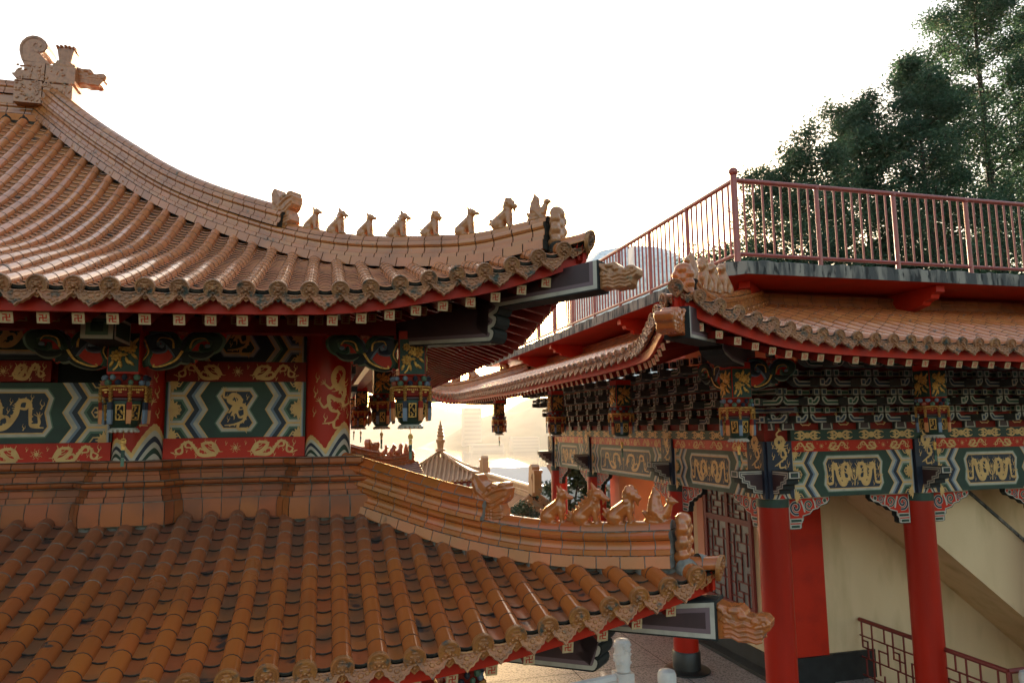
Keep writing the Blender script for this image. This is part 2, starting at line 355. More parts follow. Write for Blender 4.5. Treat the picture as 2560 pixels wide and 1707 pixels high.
def tile_slope(R, parent, u0, u1, sp, r, vend, seg, pan, mt, mp, mj, mrel, mbase, name='roof_tiles', eave=True, faces=True, ends='eave_tiles', jw=0.004, jtop=0.0, plates=True, dripw=None, sparse=False):
    b = MB(); e = MB(); nt = int((u1-u0)/sp)
    A = np.linspace(radians(-22), radians(202), 10)
    for i in range(nt+1):
        u = u0+i*sp; va, ve = R.v0(u), vend(u)
        if ve-va < 0.06: ve = va+0.06
        # tube row
        js = [va]; ph = rng.uniform(0.75, 1.0)
        x = va+seg*ph
        while x < ve-0.03: js.append(x); x += seg
        js.append(ve)
        for a, c in zip(js[:-1], js[1:]):
            rows = []; nn = 1 if sparse else (2 if c-a > 0.12 else 1)
            for q in range(nn+1):
                v = a+(c-a)*q/nn; T = R.tang(u, v); N = T.cross(R.U); N = N if N.z > 0 else -N
                rr = r*(1.015-0.025*q/nn)
                o = R.at(u, v)
                rows.append([o+R.U*(rr*cos(t))+N*(rr*sin(t)) for t in A])
            b.grid(rows, 0)
        for v in js[1:-1]:
            T = R.tang(u, v); N = T.cross(R.U); N = N if N.z > 0 else -N
            if sparse: break
            b.grid([[R.at(u, v)+T*d+R.U*(r*q*cos(t))+N*(r*q*sin(t)) for t in A] for d, q in ((-jw, .98), (-jw, 1.018), (jw, 1.022), (jw, .98))], 2 if v > jtop else 3)
        if plates and ve < 90:
            o = R.at(u, ve); T = R.tang(u, ve); N = T.cross(R.U); N = N if N.z > 0 else -N
            b.grid([[o+T*d+R.U*(r*q*cos(t))+N*(r*q*sin(t)) for t in A] for d, q in ((-.022, .98), (-.016, 1.14), (.03, 1.22), (.06, 1.2))], 2)
        if eave:
            T = R.tang(u, va+.02); N = T.cross(R.U); N = N if N.z > 0 else -N
            F = frame(R.at(u, va)-T*0.032+N*.004, R.U, N, -T); tile_end(e, F, r*1.02, 0, faces)
            b.grid([[R.at(u, va)-T*d+R.U*(r*1.02*cos(t))+N*(r*1.02*sin(t)) for t in A] for d in (.03, -.01)], 0)
        # pan row between this tube and the next
        um = u+sp/2; va, ve = R.v0(um), vend(um)
        if i == nt: continue
        hw = sp/2-r*0.55
        X = np.linspace(-1, 1, 5 if sparse else 6)
        x = va-0.02
        lip = 0.022 if pan < .15 else 0.015
        first = True
        while x < ve-0.02 and not sparse:
            y = min(x+pan, ve)
            T = R.tang(um, x); N = T.cross(R.U); N = N if N.z > 0 else -N
            dz = lambda t: (-0.030 if pan < .15 else -.018)+0.026*t*t
            lo = [R.at(um, x)+R.U*(hw*t)+N*(dz(t)+lip) for t in X]; hi = [R.at(um, y+.012)+R.U*(hw*t)+N*dz(t) for t in X]
            lo1 = [p-T*0.006-N*lip*.35 for p in lo]; lo15 = [p-N*lip*.62 for p in lo]; lo2 = [p-N*lip*1.25+T*0.003 for p in lo]
            b.grid([hi, lo, lo1] if pan < .15 else [hi, lo], 1); b.grid([lo1, lo15, lo2] if pan < .15 else [lo, lo1, lo15, lo2], 3)
            if first and eave:
                w = sp*.48
                Nn = (V((0, 0, 1))+R.W*0.42).normalized(); O = (R.U.cross(Nn)).normalized()
                if O.dot(R.W) > 0: O = -O
                F = frame(R.at(um, va)-R.W*0.012+N*(lip-(.048 if pan < .15 else .018)), R.U, Nn, O)
                drip_tile(e, F, 2*w, 0, 1.38)
            first = False; x += pan
        if plates and not sparse:
            o = R.at(um, ve-.01); T = R.tang(um, ve); N = T.cross(R.U); N = N if N.z > 0 else -N
            pl = [o+R.U*(s_*hw*1.2)+N*h_+T*k_ for s_, h_, k_ in ((-1.15, .10, .05), (1.15, .10, .05), (.55, -.012, -.012), (-.55, -.012, -.012))]
            b.add(pl, [(0, 1, 2, 3)], 1)
            pl = [o+R.U*(s_*hw*1.2)+N*h_+T*k_ for s_, h_, k_ in ((-1.2, .10, .065), (1.2, .10, .065), (.75, -.03, -.03), (-.75, -.03, -.03))]
            b.add(pl, [(0, 1, 2, 3)], 2)
    # bedding under the tiles
    us = np.linspace(max(u0-sp, 0), u1+sp*.5, max(8, int((u1-u0)/0.5)))
    b.grid([[R.at(u, R.v0(u)+(max(vend(u), R.v0(u)+.03)-R.v0(u))*t, -0.05) for t in np.linspace(0, 1, 12)] for u in us], 3)
    o = b.build(name, [mt, mp, mj, mbase], parent)
    if eave: e.build(ends, [mrel], o)
    return o
def half_round(w, h0, h1, n=5):
    return [(w*cos(a), h0+(h1-h0)*sin(a)) for a in np.linspace(0, pi/2, n)]
def roll_prof(w, r, h):
    return [(w+r*cos(a), h+r+r*sin(a)) for a in np.linspace(-pi/2, pi/2, 6)]
BASE = [(.185, 0.0), (.172, .088)]
def COVE(h): return [(.150, h), (.147, h+.036), (.128, h+.042), (.118, h+.075), (.122, h+.10)]
OUTER = [(BASE, .20, 0.), (COVE(.092), .20, .4), (roll_prof(.105, .034, .192), .20, .4), (half_round(.078, .268, .335), .20, .15)]
LOWER2 = [(BASE, .20, 0.), (COVE(.092), .20, .4), (roll_prof(.105, .034, .192), .20, .4)]
INNER = [(COVE(.265), .20, .7), (roll_prof(.105, .034, .365), .20, .7), (half_round(.078, .438, .505), .20, .2)]
def ridge(path, lat, courses, mt, mj, name, parent=None, s0=0.0, s1=None, scale=1.0, gap=0.006, one=None):
    """moulded tile courses carried along a path; lat is the horizontal direction across the ridge"""
    P = [V(p) for p in path]; S = [0.0]
    for a, c in zip(P[:-1], P[1:]): S.append(S[-1]+(c-a).length)
    s1 = S[-1] if s1 is None else min(s1, S[-1]); lat = V(lat).normalized()
    def at(s):
        i = int(min(max(np.searchsorted(S, s)-1, 0), len(P)-2)); t = (s-S[i])/max(S[i+1]-S[i], 1e-9)
        return P[i].lerp(P[i+1], t)
    def fr(s):
        T = (at(min(s+.15, S[-1]))-at(max(s-.15, 0))).normalized(); N = lat.cross(T)
        return at(s), (N if N.z > 0 else -N)
    def ring(s, prof, dw=0.0):
        o, N = fr(s); sd = (1, -1) if one is None else (one,)
        L = [o+lat*(max(w-dw, .002)*scale)+N*(h*scale) for w, h in prof]
        Rr = [o-lat*(max(w-dw, .002)*scale)+N*(h*scale) for w, h in prof]
        return L+Rr[::-1]
    b = MB()
    for prof, L, ph in courses:
        top = prof
        x = s0-L*ph
        while x < s1:
            a, c = max(x, s0)+gap, min(x+L, s1)-gap; x += L
            if c-a < 0.02: continue
            rows = [ring(a+(c-a)*q/2, top) for q in range(3)]
            b.grid(rows, 0); b.add(rows[0], [list(range(len(rows[0])))], 0); b.add(rows[-1], [list(range(len(rows[0])))[::-1]], 0)
        k = max(2, int((s1-s0)/0.12))
        rows = [ring(s0+.002+(s1-s0-.004)*q/k, top, 0.007) for q in range(k+1)]
        b.grid(rows, 1); b.add(rows[0], [list(range(len(rows[0])))], 1); b.add(rows[-1], [list(range(len(rows[0])))[::-1]], 1)
    h0 = min(h for p, _, _ in courses for _, h in p)+.004; h1 = max(h for p, _, _ in courses for _, h in p)-.012; k = max(2, int((s1-s0)/0.15))
    b.grid([ring(s0+.004+(s1-s0-.008)*q/k, [(.068, h0-.03), (.068, h1-.06), (.025, h1-.012)]) for q in range(k+1)], 1)
    return b.build(name, [mt, mj], parent)

# ------------------------------------------------------------------ painted ornament (thin paint layers, drawn as shapes)
def dragon(b, pts, w, F, z, mi=0, legs=(.24, .42, .66, .86), k=1.0, sgn=1):
    P = catmull(pts, 7); m = len(P)
    def wid(t): return w*(0.55+1.6*t if t < .28 else 1.0-0.82*((t-.28)/.72)**1.6)
    b.rib(P, wid, F, z, mi, raw=True)
    h = P[0]; d = (P[0][0]-P[3][0], P[0][1]-P[3][1]); a = atan2(d[1], d[0])
    def rot(x, y): return (h[0]+x*cos(a)-y*sin(a), h[1]+x*sin(a)+y*cos(a))
    hd = [rot(x*w*1.25, y*w*1.25*sgn) for x, y in ((-.9, .45), (-.2, .75), (.5, .5), (1.35, .45), (1.5, .15), (.7, .02), (.75, -.1), (1.3, -.2), (1.1, -.45), (.2, -.5), (-.8, -.45))]
    b.poly(hd, F, z+.0012, mi)
    for hx in ((.1, .6, -1.1, 1.7), (-.5, .5, -2.0, 1.3), (-.8, -.3, -1.9, -1.1), (1.2, .3, 2.2, 1.2), (1.1, -.4, 1.9, -1.2), (-.7, .1, -2.2, .2)):
        p0, p1 = rot(hx[0]*w, hx[1]*w*sgn), rot(hx[2]*w, hx[3]*w*sgn)
        mx = ((p0[0]+p1[0])/2+.2*w*sgn, (p0[1]+p1[1])/2-.15*w)
        b.rib([p0, mx, p1], lambda t: w*(.30-.2*t), F, z+.0003, mi, 4)
    for q, t in enumerate(legs):
        i = int(t*(m-1)); p = P[i]; nx = P[min(i+1, m-1)]; pv = P[max(i-1, 0)]
        tx, ty = nx[0]-pv[0], nx[1]-pv[1]; l = hypot(tx, ty) or 1; tx /= l; ty /= l
        s = (1 if q % 2 else -1)*sgn; nxx, nyy = -ty*s, tx*s
        p1 = (p[0]+nxx*w*1.1+tx*w*.5, p[1]+nyy*w*1.1+ty*w*.5); p2 = (p1[0]+nxx*w*.6-tx*w*1.3*k, p1[1]+nyy*w*.6-ty*w*1.3*k)
        b.rib([p, p1, p2], lambda t: w*(.62-.3*t), F, z+.0003, mi, 4)
        ca = atan2(p2[1]-p1[1], p2[0]-p1[0])
        for da in (-.9, -.3, .3, .9):
            e = (p2[0]+cos(ca+da)*w*.85, p2[1]+sin(ca+da)*w*.85)
            b.rib([p2, ((p2[0]+e[0])/2+.05*w, (p2[1]+e[1])/2), e], lambda t: w*(.22-.14*t), F, z+.0003, mi, 3)
    for i in range(8, m-3, 3):
        p, pv = P[i], P[i-1]; tx, ty = p[0]-pv[0], p[1]-pv[1]; l = hypot(tx, ty) or 1; ww = wid(i/(m-1))/2
        nx, ny = -ty/l*sgn, tx/l*sgn
        b.poly([(p[0]+nx*ww-tx/l*w*.18, p[1]+ny*ww-ty/l*w*.18), (p[0]+nx*ww+tx/l*w*.18, p[1]+ny*ww+ty/l*w*.18), (p[0]+nx*(ww+w*.25), p[1]+ny*(ww+w*.25))], F, z+.0002, mi)
def pearl(b, c, r, F, z, mi=0, n=8):
    b.disc(c, r, F, z, mi, 10)
    for i in range(n):
        a = 2*pi*i/n+.2; P = [(c[0]+cos(a+q*.25*(-1)**j)*r*d, c[1]+sin(a+q*.25*(-1)**j)*r*d) for j, (q, d) in enumerate(((0, .8), (1, 1.7), (1, 2.5), (0, 3.2)))]
        b.rib(P, lambda t: r*(.38-.26*t), F, z, mi, 3)
def blossom(b, c, r, F, z, mi=0, a0=0.0):
    for i in range(7):
        a = a0+(i-3)*.5; l = r*(1.0 if i in (0, 6) else .8)
        b.rib([c, (c[0]+cos(a)*l*.5, c[1]+sin(a)*l*.5), (c[0]+cos(a)*l, c[1]+sin(a)*l)], lambda t: r*(.10+.30*sin(pi*min(t+.15, 1))), F, z, mi, 3)
    b.disc(c, r*.28, F, z+.0003, mi, 8)
def flames(b, c, s, F, z, mi=0):
    b.rib([(c[0], c[1]-s), (c[0]+.25*s, c[1]-.4*s), (c[0]-.15*s, c[1]+.2*s), (c[0]+.1*s, c[1]+s)], lambda t: s*(.30-.26*t), F, z, mi, 4)
    b.rib([(c[0]+.1*s, c[1]-.5*s), (c[0]+.6*s, c[1]-.1*s), (c[0]+.5*s, c[1]+.5*s)], lambda t: s*(.22-.18*t), F, z, mi, 4)
PM = None
def painted_panel(name, parent, F, w, h, cw, kind, flip=False, field=(1, 2), cell=(2, 3)):
    """beam panel: middle cartouche, zigzag bands, hexagon cells at both ends. F: x along, y up, z out of the wall"""
    mats = [m_green, m_ltgreen, m_navy, m_ltblue, m_white, m_gold]   # 0 green 1 sage 2 navy 3 pale blue 4 white 5 gold
    G, S_, N_, B_, W_, O_ = range(6)
    if flip: G, N_ = 2, 0; S_, B_ = 3, 1
    b = MB(); k = h/0.60; hw = w/2
    b.ab(-hw, hw, -h/2, h/2, -0.06, 0.0, G, F)
    ys = [-h/2, -h/4, 0, h/4, h/2]; dz = [0, .10*k, .01*k, .095*k, 0]
    def zig(a, sgn, z, mi, xe):
        P = [(sgn*(a+d), y) for d, y in zip(dz, ys)]
        Q = P+[(sgn*xe, h/2), (sgn*xe, -h/2)]
        b.poly(Q if sgn < 0 else Q[::-1], F, z, mi)
    a0 = cw+0.07*k
    xe = hw-0.055*k
    seq = [(0, O_), (.012, W_), (.058, B_), (.088, N_), (.140, O_), (.152, W_)]
    for sg in (1, -1):
        for i, (a, mi) in enumerate(seq): zig(a0+a*k, sg, .0012*(i+1), mi, xe)
        b.ab(sg*xe-.004*k if sg > 0 else sg*xe-.030*k, sg*xe+.030*k if sg > 0 else sg*xe+.004*k, -h/2, h/2, 0, .0105, O_, F)
        b.ab(min(sg*(xe+.006*k), sg*(xe+.030*k)), max(sg*(xe+.006*k), sg*(xe+.030*k)), -h/2, h/2, 0, .0115, W_, F)
        b.ab(min(sg*(xe+.022*k), sg*(xe+.032*k)), max(sg*(xe+.022*k), sg*(xe+.032*k)), -h/2, h/2, 0, .0125, B_, F)
        a2 = a0+.152*k
        cells = [[(a2+dz[1], ys[1]), (xe/1, ys[1]), (xe, ys[3]), (a2+dz[3], ys[3]), (a2+dz[2], 0)],
                 [(a2+dz[3], ys[3]), (xe, ys[3]), (xe, h/2), (a2, h/2)], [(a2, -h/2), (xe, -h/2), (xe, ys[1]), (a2+dz[1], ys[1])]]
        for ci, c in enumerate(cells):
            kp = lambda p, q: (abs(abs(p[0])-xe) < 1e-6 and abs(abs(q[0])-xe) < 1e-6) or (abs(abs(p[1])-h/2) < 1e-6 and abs(abs(q[1])-h/2) < 1e-6)
            for i, (d, mi) in enumerate(((0, O_), (.010, W_), (.038, S_), (.060, G), (.095, O_), (.107, N_))):
                q = inset(c, d*k, kp)
                xs = [p[0] for p in q]
                if max(xs)-min(xs) < .02*k: break
                q = [(sg*x, y) for x, y in q]
                b.poly(q if sg > 0 else q[::-1], F, .0085+.0008*i, mi)
            cx = xe-.012*k; cy = (0, h/2-.02*k, -h/2+.02*k)[ci]
            blossom(b, (sg*(cx), cy), (.125 if ci == 0 else .095)*k, F, .0135, O_, pi if sg > 0 else 0)
    # cartouche
    t = h/2-.065*k
    car = [(-cw+.06*k, t), (-cw, t*.62), (-cw+.085*k*kind, 0), (-cw, -t*.62), (-cw+.06*k, -t), (cw-.06*k, -t), (cw, -t*.62), (cw-.085*k*kind, 0), (cw, t*.62), (cw-.06*k, t)]
    for i, (d, mi) in enumerate(((-.012, S_), (0, W_), (.028, O_), (.040, N_))):
        b.poly(inset(car, d*k), F, .0012*(i+1), mi)
    o = b.build(name, mats, parent, smooth=0)
    g = MB(); z = .0075
    s = cw-.05*k; t2 = t-.05*k
    if cw < .35*k:
        dragon(g, [(-.02*k, .02*k), (.03*k, .12*k), (-.04*k, .16*k), (-.08*k, .10*k), (-.02*k, .06*k), (.07*k, .04*k), (.09*k, -.04*k), (.07*k, -.12*k), (-.02*k, -.16*k), (-.12*k, -.17*k)], .052*k, F, z, 0, (.3, .5, .7, .85), .9)
        pearl(g, (-.01*k, -.03*k), .013*k, F, z, 0, 6)
        for q in (-1, 1): flames(g, (q*.10*k, .14*k), .035*k, F, z)
        flames(g, (-.09*k, -.10*k), .035*k, F, z)
    else:
        for q in (-1, 1):
            L = s
            dragon(g, [(q*L*x, t2*y) for x, y in ((.16, .05), (.22, .62), (.40, .55), (.42, -.2), (.34, -.72), (.50, -.75), (.62, -.1), (.66, .6), (.78, .55), (.80, -.3), (.82, -.72), (.97, -.8))], .060*k, F, z, 0, (.3, .5, .72, .9), .8, q)
            [flames(g, (q*L*fx, t2*fy), .034*k, F, z-.0004) for fx, fy in ((.30, -.55), (.52, .15), (.72, -.75), (.90, -.2), (.10, -.7), (.14, .75), (.34, .8), (.80, .85))]; flames(g, (q*L*.92, t2*.45), .05*k, F, z); flames(g, (q*L*.55, t2*.62), .035*k, F, z)
        pearl(g, (0, t2*.15), .018*k, F, z, 0, 8)
        g.rib([(0, -t2*.9), (.01, -t2*.4), (-.01, -t2*.1)], .016*k, F, z, 0, 4)
    g.build('dragon_emblem', m_gold, o, smooth=0)
    return o
def dragon_band(name, parent, F, w, h, m_base, n=1, zd=0.04, gold=None):
    """red board with pairs of painted dragons chasing a flaming pearl"""
    b = MB(); b.ab(-w/2, w/2, -h/2, h/2, -zd, 0, 0, F); o = b.build(name, m_base, parent, smooth=0)
    g = MB(); cw = w/n
    for i in range(n):
        c = -w/2+cw*(i+.5); L = cw*.46; t = h*.42
        pearl(g, (c, 0), h*.085, F, .0015, 0, 8)
        for q in (-1, 1):
            dragon(g, [(c+q*L*x, t*y) for x, y in ((.30, .05), (.36, .62), (.50, .45), (.40, -.45), (.30, -.72), (.52, -.8), (.62, .1), (.70, .75), (.80, .45), (.80, -.45), (.88, -.65), (.97, -.4))], h*.18, F, .0015, 0, (.34, .5, .68, .9), .8, q)
            for fx, fy, fs in ((.46, .85, .13), (.60, -.75, .14), (.74, -.2, .12), (.90, -.8, .12), (.52, .0, .10), (.15, .6, .12)): flames(g, (c+q*L*fx, t*fy), h*fs, F, .0012)
        flames(g, (c+q*L*.90, t*.55), h*.2, F, .0015); flames(g, (c+q*L*.24, -t*.6), h*.14, F, .0015)
    g.build('dragon_painting', gold or m_gold, o, smooth=0)
    return o
def cyl_frame(cx, cy, r, a0):
    """x is arc length round the column from angle a0, y is height, z is outward"""
    def F(x, y, z=0.0):
        a = a0+x/r; return V((cx+(r+z)*cos(a), cy+(r+z)*sin(a), y))
    return F
def carved_scroll(parent, F0, s=1.0, flip=1, name='carved_leaf_bracket'):
    """pierced acanthus bracket: thick red board with green and navy leaf scrolls and gilded stems"""
    f = flip; F = lambda x, y, z=0.0: F0(x*1.48, y*1.08, z)
    out = [(0, .30), (.10, .315), (.2, .30), (.30, .31), (.42, .30), (.45, .27), (.44, .22), (.40, .16), (.37, .10), (.30, .07), (.27, .02), (.22, .05), (.15, -.01), (.06, -.03), (.015, -.01), (0, .06)]
    b = MB(); P = [(f*x*s, y*s) for x, y in out]
    if f < 0: P = P[::-1]
    b.ext(P, F, -.03, 0.0, 0)
    R = lambda pts, w, z, mi: b.rib([(f*x*s, y*s) for x, y in pts], (lambda t, w=w: w*s*(1-.5*t)) if not callable(w) else (lambda t: w(t)*s), F, z, mi, 6)
    def hump(pts, w, z, mi):     # raised leaf: rounded ribbon with thickness
        Q = catmull([(f*x*s, y*s) for x, y in pts], 6); m = len(Q); rows = []
        for i, p in enumerate(Q):
            a, c = Q[max(i-1, 0)], Q[min(i+1, m-1)]; dx, dy = c[0]-a[0], c[1]-a[1]; l = hypot(dx, dy) or 1e-9; ww = w(i/(m-1))*s/2
            rows.append([F(p[0]-dy/l*ww*e, p[1]+dx/l*ww*e, z*(1-abs(e)**2.2)) for e in (-1, -.62, 0, .62, 1)])
        lt = {2: 8, 3: 7, 4: 9}.get(mi, mi)
        b.grid([r_[:2] for r_ in rows], lt); b.grid([r_[1:4] for r_ in rows], mi); b.grid([r_[3:] for r_ in rows], lt)
    sp = lambda t: .02+.075*sin(pi*min(1, t*.9+.12))
    hump([(.20, .05), (.16, .16), (.10, .24), (.04, .22), (.05, .15), (.10, .14), (.11, .18)], sp, .03, 3)
    hump([(.22, .12), (.26, .22), (.33, .26), (.40, .23), (.38, .15), (.32, .14), (.31, .19)], sp, .03, 2)
    hump([(.20, .14), (.24, .24), (.30, .29), (.38, .28)], lambda t: .05*(1-t)+.015, .022, 3)
    hump([(.19, .16), (.15, .26), (.08, .29), (.02, .28)], lambda t: .05*(1-t)+.015, .022, 2)
    hump([(.24, .12), (.28, .10), (.33, .10), (.38, .14)], lambda t: .03+.05*sin(pi*t), .03, 4)
    hump([(.20, .14), (.22, .07), (.26, .05), (.27, .03)], lambda t: .02+.08*sin(pi*min(1, t+.2)), .026, 4)
    hump([(.23, .13), (.16, .03), (.08, -.01), (.03, .0)], lambda t: .07*(1-t)+.02, .028, 4)
    hump([(.01, .25), (.03, .14), (.01, .05), (.02, .0)], lambda t: .03+.02*t, .024, 2)
    R([(.21, .13), (.17, .05), (.10, .005), (.055, .0), (.06, .02)], .016, .034, 5)
    R([(.16, .15), (.15, .22), (.09, .235), (.07, .2)], .012, .034, 5); R([(.25, .15), (.27, .22), (.33, .235), (.35, .2)], .012, .034, 5)
    R([(.0, .22), (.025, .12), (-.002, .05)], .010, .030, 5)
    for q in (-.018, 0, .018): b.ell((f*(.205+q)*s, (.285-abs(q)*.6)*s, .012), (.014*s, .028*s, .012*s), 6, 6, 4, F)
    b.ell((f*.345*s, .175*s, .02), (.018*s, .018*s, .016*s), 7, 8, 5, F); b.ell((f*.095*s, .17*s, .02), (.018*s, .018*s, .016*s), 7, 8, 5, F)
    return b.build(name, [m_red, m_red, m_green, m_navy, m_grey, m_goldleaf, m_pink, m_ltblue, m_ltgreen, m_leafgrey], parent)
def manji(b, F, s, z, mi):
    """left-facing temple emblem, red strokes on a cream square of half size s"""
    w = s*.19; L = s*.62
    for x0, x1, y0, y1 in ((-w/2, w/2, -L, L), (-L, L, -w/2, w/2), (-L, 0, L-w, L), (0, L, -L, -L+w), (-L, -L+w, -L, 0), (L-w, L, 0, L)):
        b.poly([(x0, y0), (x1, y0), (x1, y1), (x0, y1)], F, z, mi)
# ------------------------------------------------------------------ the temple hall on the left
FLOOR_Z = -4.72
hall = root('temple_hall', 'left temple hall with two orange tiled roofs, red columns and painted dragon beams', 'temple', (-3, 13.7, FLOOR_Z), world=True)
HX, HY = 0.056, 7.6; CR = 0.225
fall = lambda v: 1/(1+(v/1.4)**2)
U_TIP = (2.14, 5.5); upL = cubic([(0, .53), (.23, .43), (.46, .355), (.67, .285), (.91, .22), (1.14, .18), (1.37, .135), (1.59, .09), (1.8, .055), (2.03, .03), (2.6, .01), (3.5, 0), (30, 0)])
upG = cubic([(0, 1.03), (.67, 1.25), (1.13, 1.42), (1.61, 1.585), (2.07, 1.75), (2.54, 1.95), (3.02, 2.2), (3.45, 2.44), (4.17, 2.91), (4.88, 3.48), (5.61, 4.11), (6.07, 4.54), (6.6, 5.05), (8.2, 6.7)])
L_TIP = (2.84, 4.85); loL = cubic([(0, .455), (.42, .34), (.87, .235), (1.35, .135), (1.77, .065), (2.23, .02), (3, 0), (30, 0)])
loG = cubic([(0, -1.485), (.42, -1.39), (.83, -1.29), (1.27, -1.17), (1.73, -1.03), (2.18, -.88), (2.66, -.73), (3.2, -.58)])
BACK = 21.9-5.5
def sym(f, length): return lambda u: f(min(u, length-u)) if u <= length else f(0)
UF = Roof((*U_TIP, 0), (-1, 0, 0), (0, 1, 0), upG, upL, fall, lambda u: 0.0)
US = Roof((*U_TIP, 0), (0, 1, 0), (-1, 0, 0), upG, sym(upL, 16.4), fall, lambda u: 0.0)
LF = Roof((*L_TIP, 0), (-1, 0, 0), (0, 1, 0), loG, loL, fall, lambda u: 0.0)
LS = Roof((*L_TIP, 0), (0, 1, 0), (-1, 0, 0), loG, sym(loL, 17.7), fall, lambda u: 0.0)
tile_slope(UF, hall, 0.23, 9.5, .2245, .060, lambda u: min(u-.13, 6.15), .20, .098, m_tile, m_pan, m_grout, m_relief, m_grout, 'upper_roof_tiles', ends='upper_eave_tiles')
tile_slope(US, hall, 0.10, 16.3, .2245, .060, lambda u: max(.06, min(u-.13, 16.4-u-.13, 5.9)), .17, .25, m_tile, m_pan, m_grout, m_relief, m_grout, 'upper_side_roof_tiles', ends='upper_side_eave_tiles', faces=False, sparse=True)
def jog(x):     # the wall foot steps out round the columns, so the lower tiles end earlier there
    return 2.32 if (abs(x-HX) < .36 or abs(x+1.70) < .36 or abs(x+4.6) < .36) else 2.50
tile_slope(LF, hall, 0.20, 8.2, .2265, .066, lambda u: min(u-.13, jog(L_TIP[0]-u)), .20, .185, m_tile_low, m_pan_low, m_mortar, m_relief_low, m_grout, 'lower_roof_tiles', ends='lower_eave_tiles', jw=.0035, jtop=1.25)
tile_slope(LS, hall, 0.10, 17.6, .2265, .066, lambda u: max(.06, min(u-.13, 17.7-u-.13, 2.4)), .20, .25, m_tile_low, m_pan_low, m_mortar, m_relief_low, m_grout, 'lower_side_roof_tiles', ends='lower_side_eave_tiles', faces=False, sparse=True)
q45 = V((1, 1, 0)).normalized()
def hip_path(R, tip, ta, tb, n=40, dz=-.02): return [V((tip[0]-t, tip[1]+t, R.z(t, t)+dz)) for t in np.linspace(ta, tb, n)]
hp = hip_path(UF, U_TIP, .235, 6.35, 70, -.03)
ridge(hp, q45, OUTER[:3]+[OUTER[3]], m_ridge, m_grout, 'upper_hip_ridge', hall)
ridge(hip_path(UF, U_TIP, 2.62, 6.35, 50, -.03), q45, INNER, m_ridge, m_grout, 'upper_hip_ridge_crest', hall)
hp2 = hip_path(LF, L_TIP, .21, 2.80, 40, 0.0)
ridge(hp2, q45, OUTER, m_ridge_low, m_mortar, 'lower_hip_ridge', hall, gap=.005)
ridge(hip_path(LF, L_TIP, 1.43, 2.80, 30, 0.0), q45, INNER, m_ridge_low, m_mortar, 'lower_hip_ridge_crest', hall, gap=.005)
# rear corner of the lower roof, far down the side of the hall
rp = [V((L_TIP[0]-t, 22.55-t, LS.z(17.7-t, t)+.0)) for t in np.linspace(.2, 2.7, 24)]
ridge(rp, (1, -1, 0), OUTER, m_ridge_low, m_mortar, 'rear_hip_ridge', hall)
ridge([V((L_TIP[0]-t, 22.55-t, LS.z(17.7-t, t))) for t in np.linspace(1.3, 2.7, 14)], (1, -1, 0), INNER, m_ridge_low, m_mortar, 'rear_hip_ridge_crest', hall)
# main ridge on top
mr = [V((x, 11.86, UF.g(6.2)+.0)) for x in np.linspace(-4.02, -12, 30)]
MAINC = [(BASE, .24, 0.), (COVE(.092), .24, .4), (roll_prof(.105, .034, .192), .24, .4), ([(.11, .26), (.11, .40)], .24, .7), (COVE(.40), .24, .2), (roll_prof(.105, .034, .50), .24, .3), (half_round(.09, .57, .66), .24, .15)]
ridge(mr, (0, 1, 0), MAINC, m_ridge, m_grout, 'main_ridge', hall)
# upturned ridge ends and tip tiles
def end_scroll(parent, pos, az, s=1.0, mt=m_figure, name='ridge_end_scroll'):
    F = Matrix.Translation(pos) @ Matrix.Rotation(az, 4, 'Z')
    bl = [((0, 0, .03*s), (.06*s, .10*s, .05*s)), ((.01*s, 0, .11*s), (.055*s, .105*s, .065*s)), ((.015*s, 0, .20*s), (.055*s, .10*s, .062*s)), ((.02*s, 0, .285*s), (.06*s, .09*s, .062*s))]
    for sy in (-1, 1):
        for z, r in ((.05, .045), (.14, .05), (.23, .045)): bl.append(((.03*s, sy*.065*s, z*s), (.045*s, r*s, r*s)))
    bl = [((F @ V(c)).to_tuple(), r, Matrix.Rotation(az, 3, 'Z')) for c, r in bl]
    return sculpt(bl, .011*s, name, mt, parent, 1)
end_scroll(hall, hp[0]+V((.02, -.02, .04)), -pi/4, 1.05, m_figure)
end_scroll(hall, hp2[0]+V((.02, -.02, .03)), -pi/4, 1.05, m_figure_low)
end_scroll(hall, rp[0]+V((.02, .02, .03)), pi/4, 1.05, m_figure_low)
def tip_tile(parent, R, tip, d, mt, mrel, r=.066, name='corner_tip_tile'):
    d = V(d).normalized(); lat = V((-d.y, d.x, 0)); b = MB(); A = np.linspace(radians(-20), radians(200), 10)
    o = V((tip[0], tip[1], R.z(0, 0)-.028))-d*.03; rows = []
    for t in np.linspace(-.02, .50, 8):
        p = o-d*t+V((0, 0, .02-.05*t+.10*max(0, .1-t))); rows.append([p+lat*(r*cos(a))+V((0, 0, 1))*(r*sin(a)) for a in A])
    b.grid(rows, 0)
    T = (d*-1+V((0, 0, -.25))).normalized()
    tile_end(b, frame(o+d*.022+V((0, 0, .025)), lat, (d*.18+V((0, 0, 1))).normalized(), d), r*1.1, 1, True)
    for sg in (1, -1):
        dd = (d*.75+lat*sg*.66).normalized()
        drip_tile(b, frame(o-d*.10+lat*sg*.085+V((0, 0, -.025)), (-lat*.75*sg*sg+d*sg*.66), V((0, 0, 1)), dd), .22, 1)
    return b.build(name, [mt, mrel], parent)
tip_tile(hall, UF, (U_TIP[0]+.015, U_TIP[1]-.015), (1, -1, 0), m_tile, m_relief)
tip_tile(hall, LF, (L_TIP[0]+.015, L_TIP[1]-.015), (1, -1, 0), m_tile_low, m_relief_low)

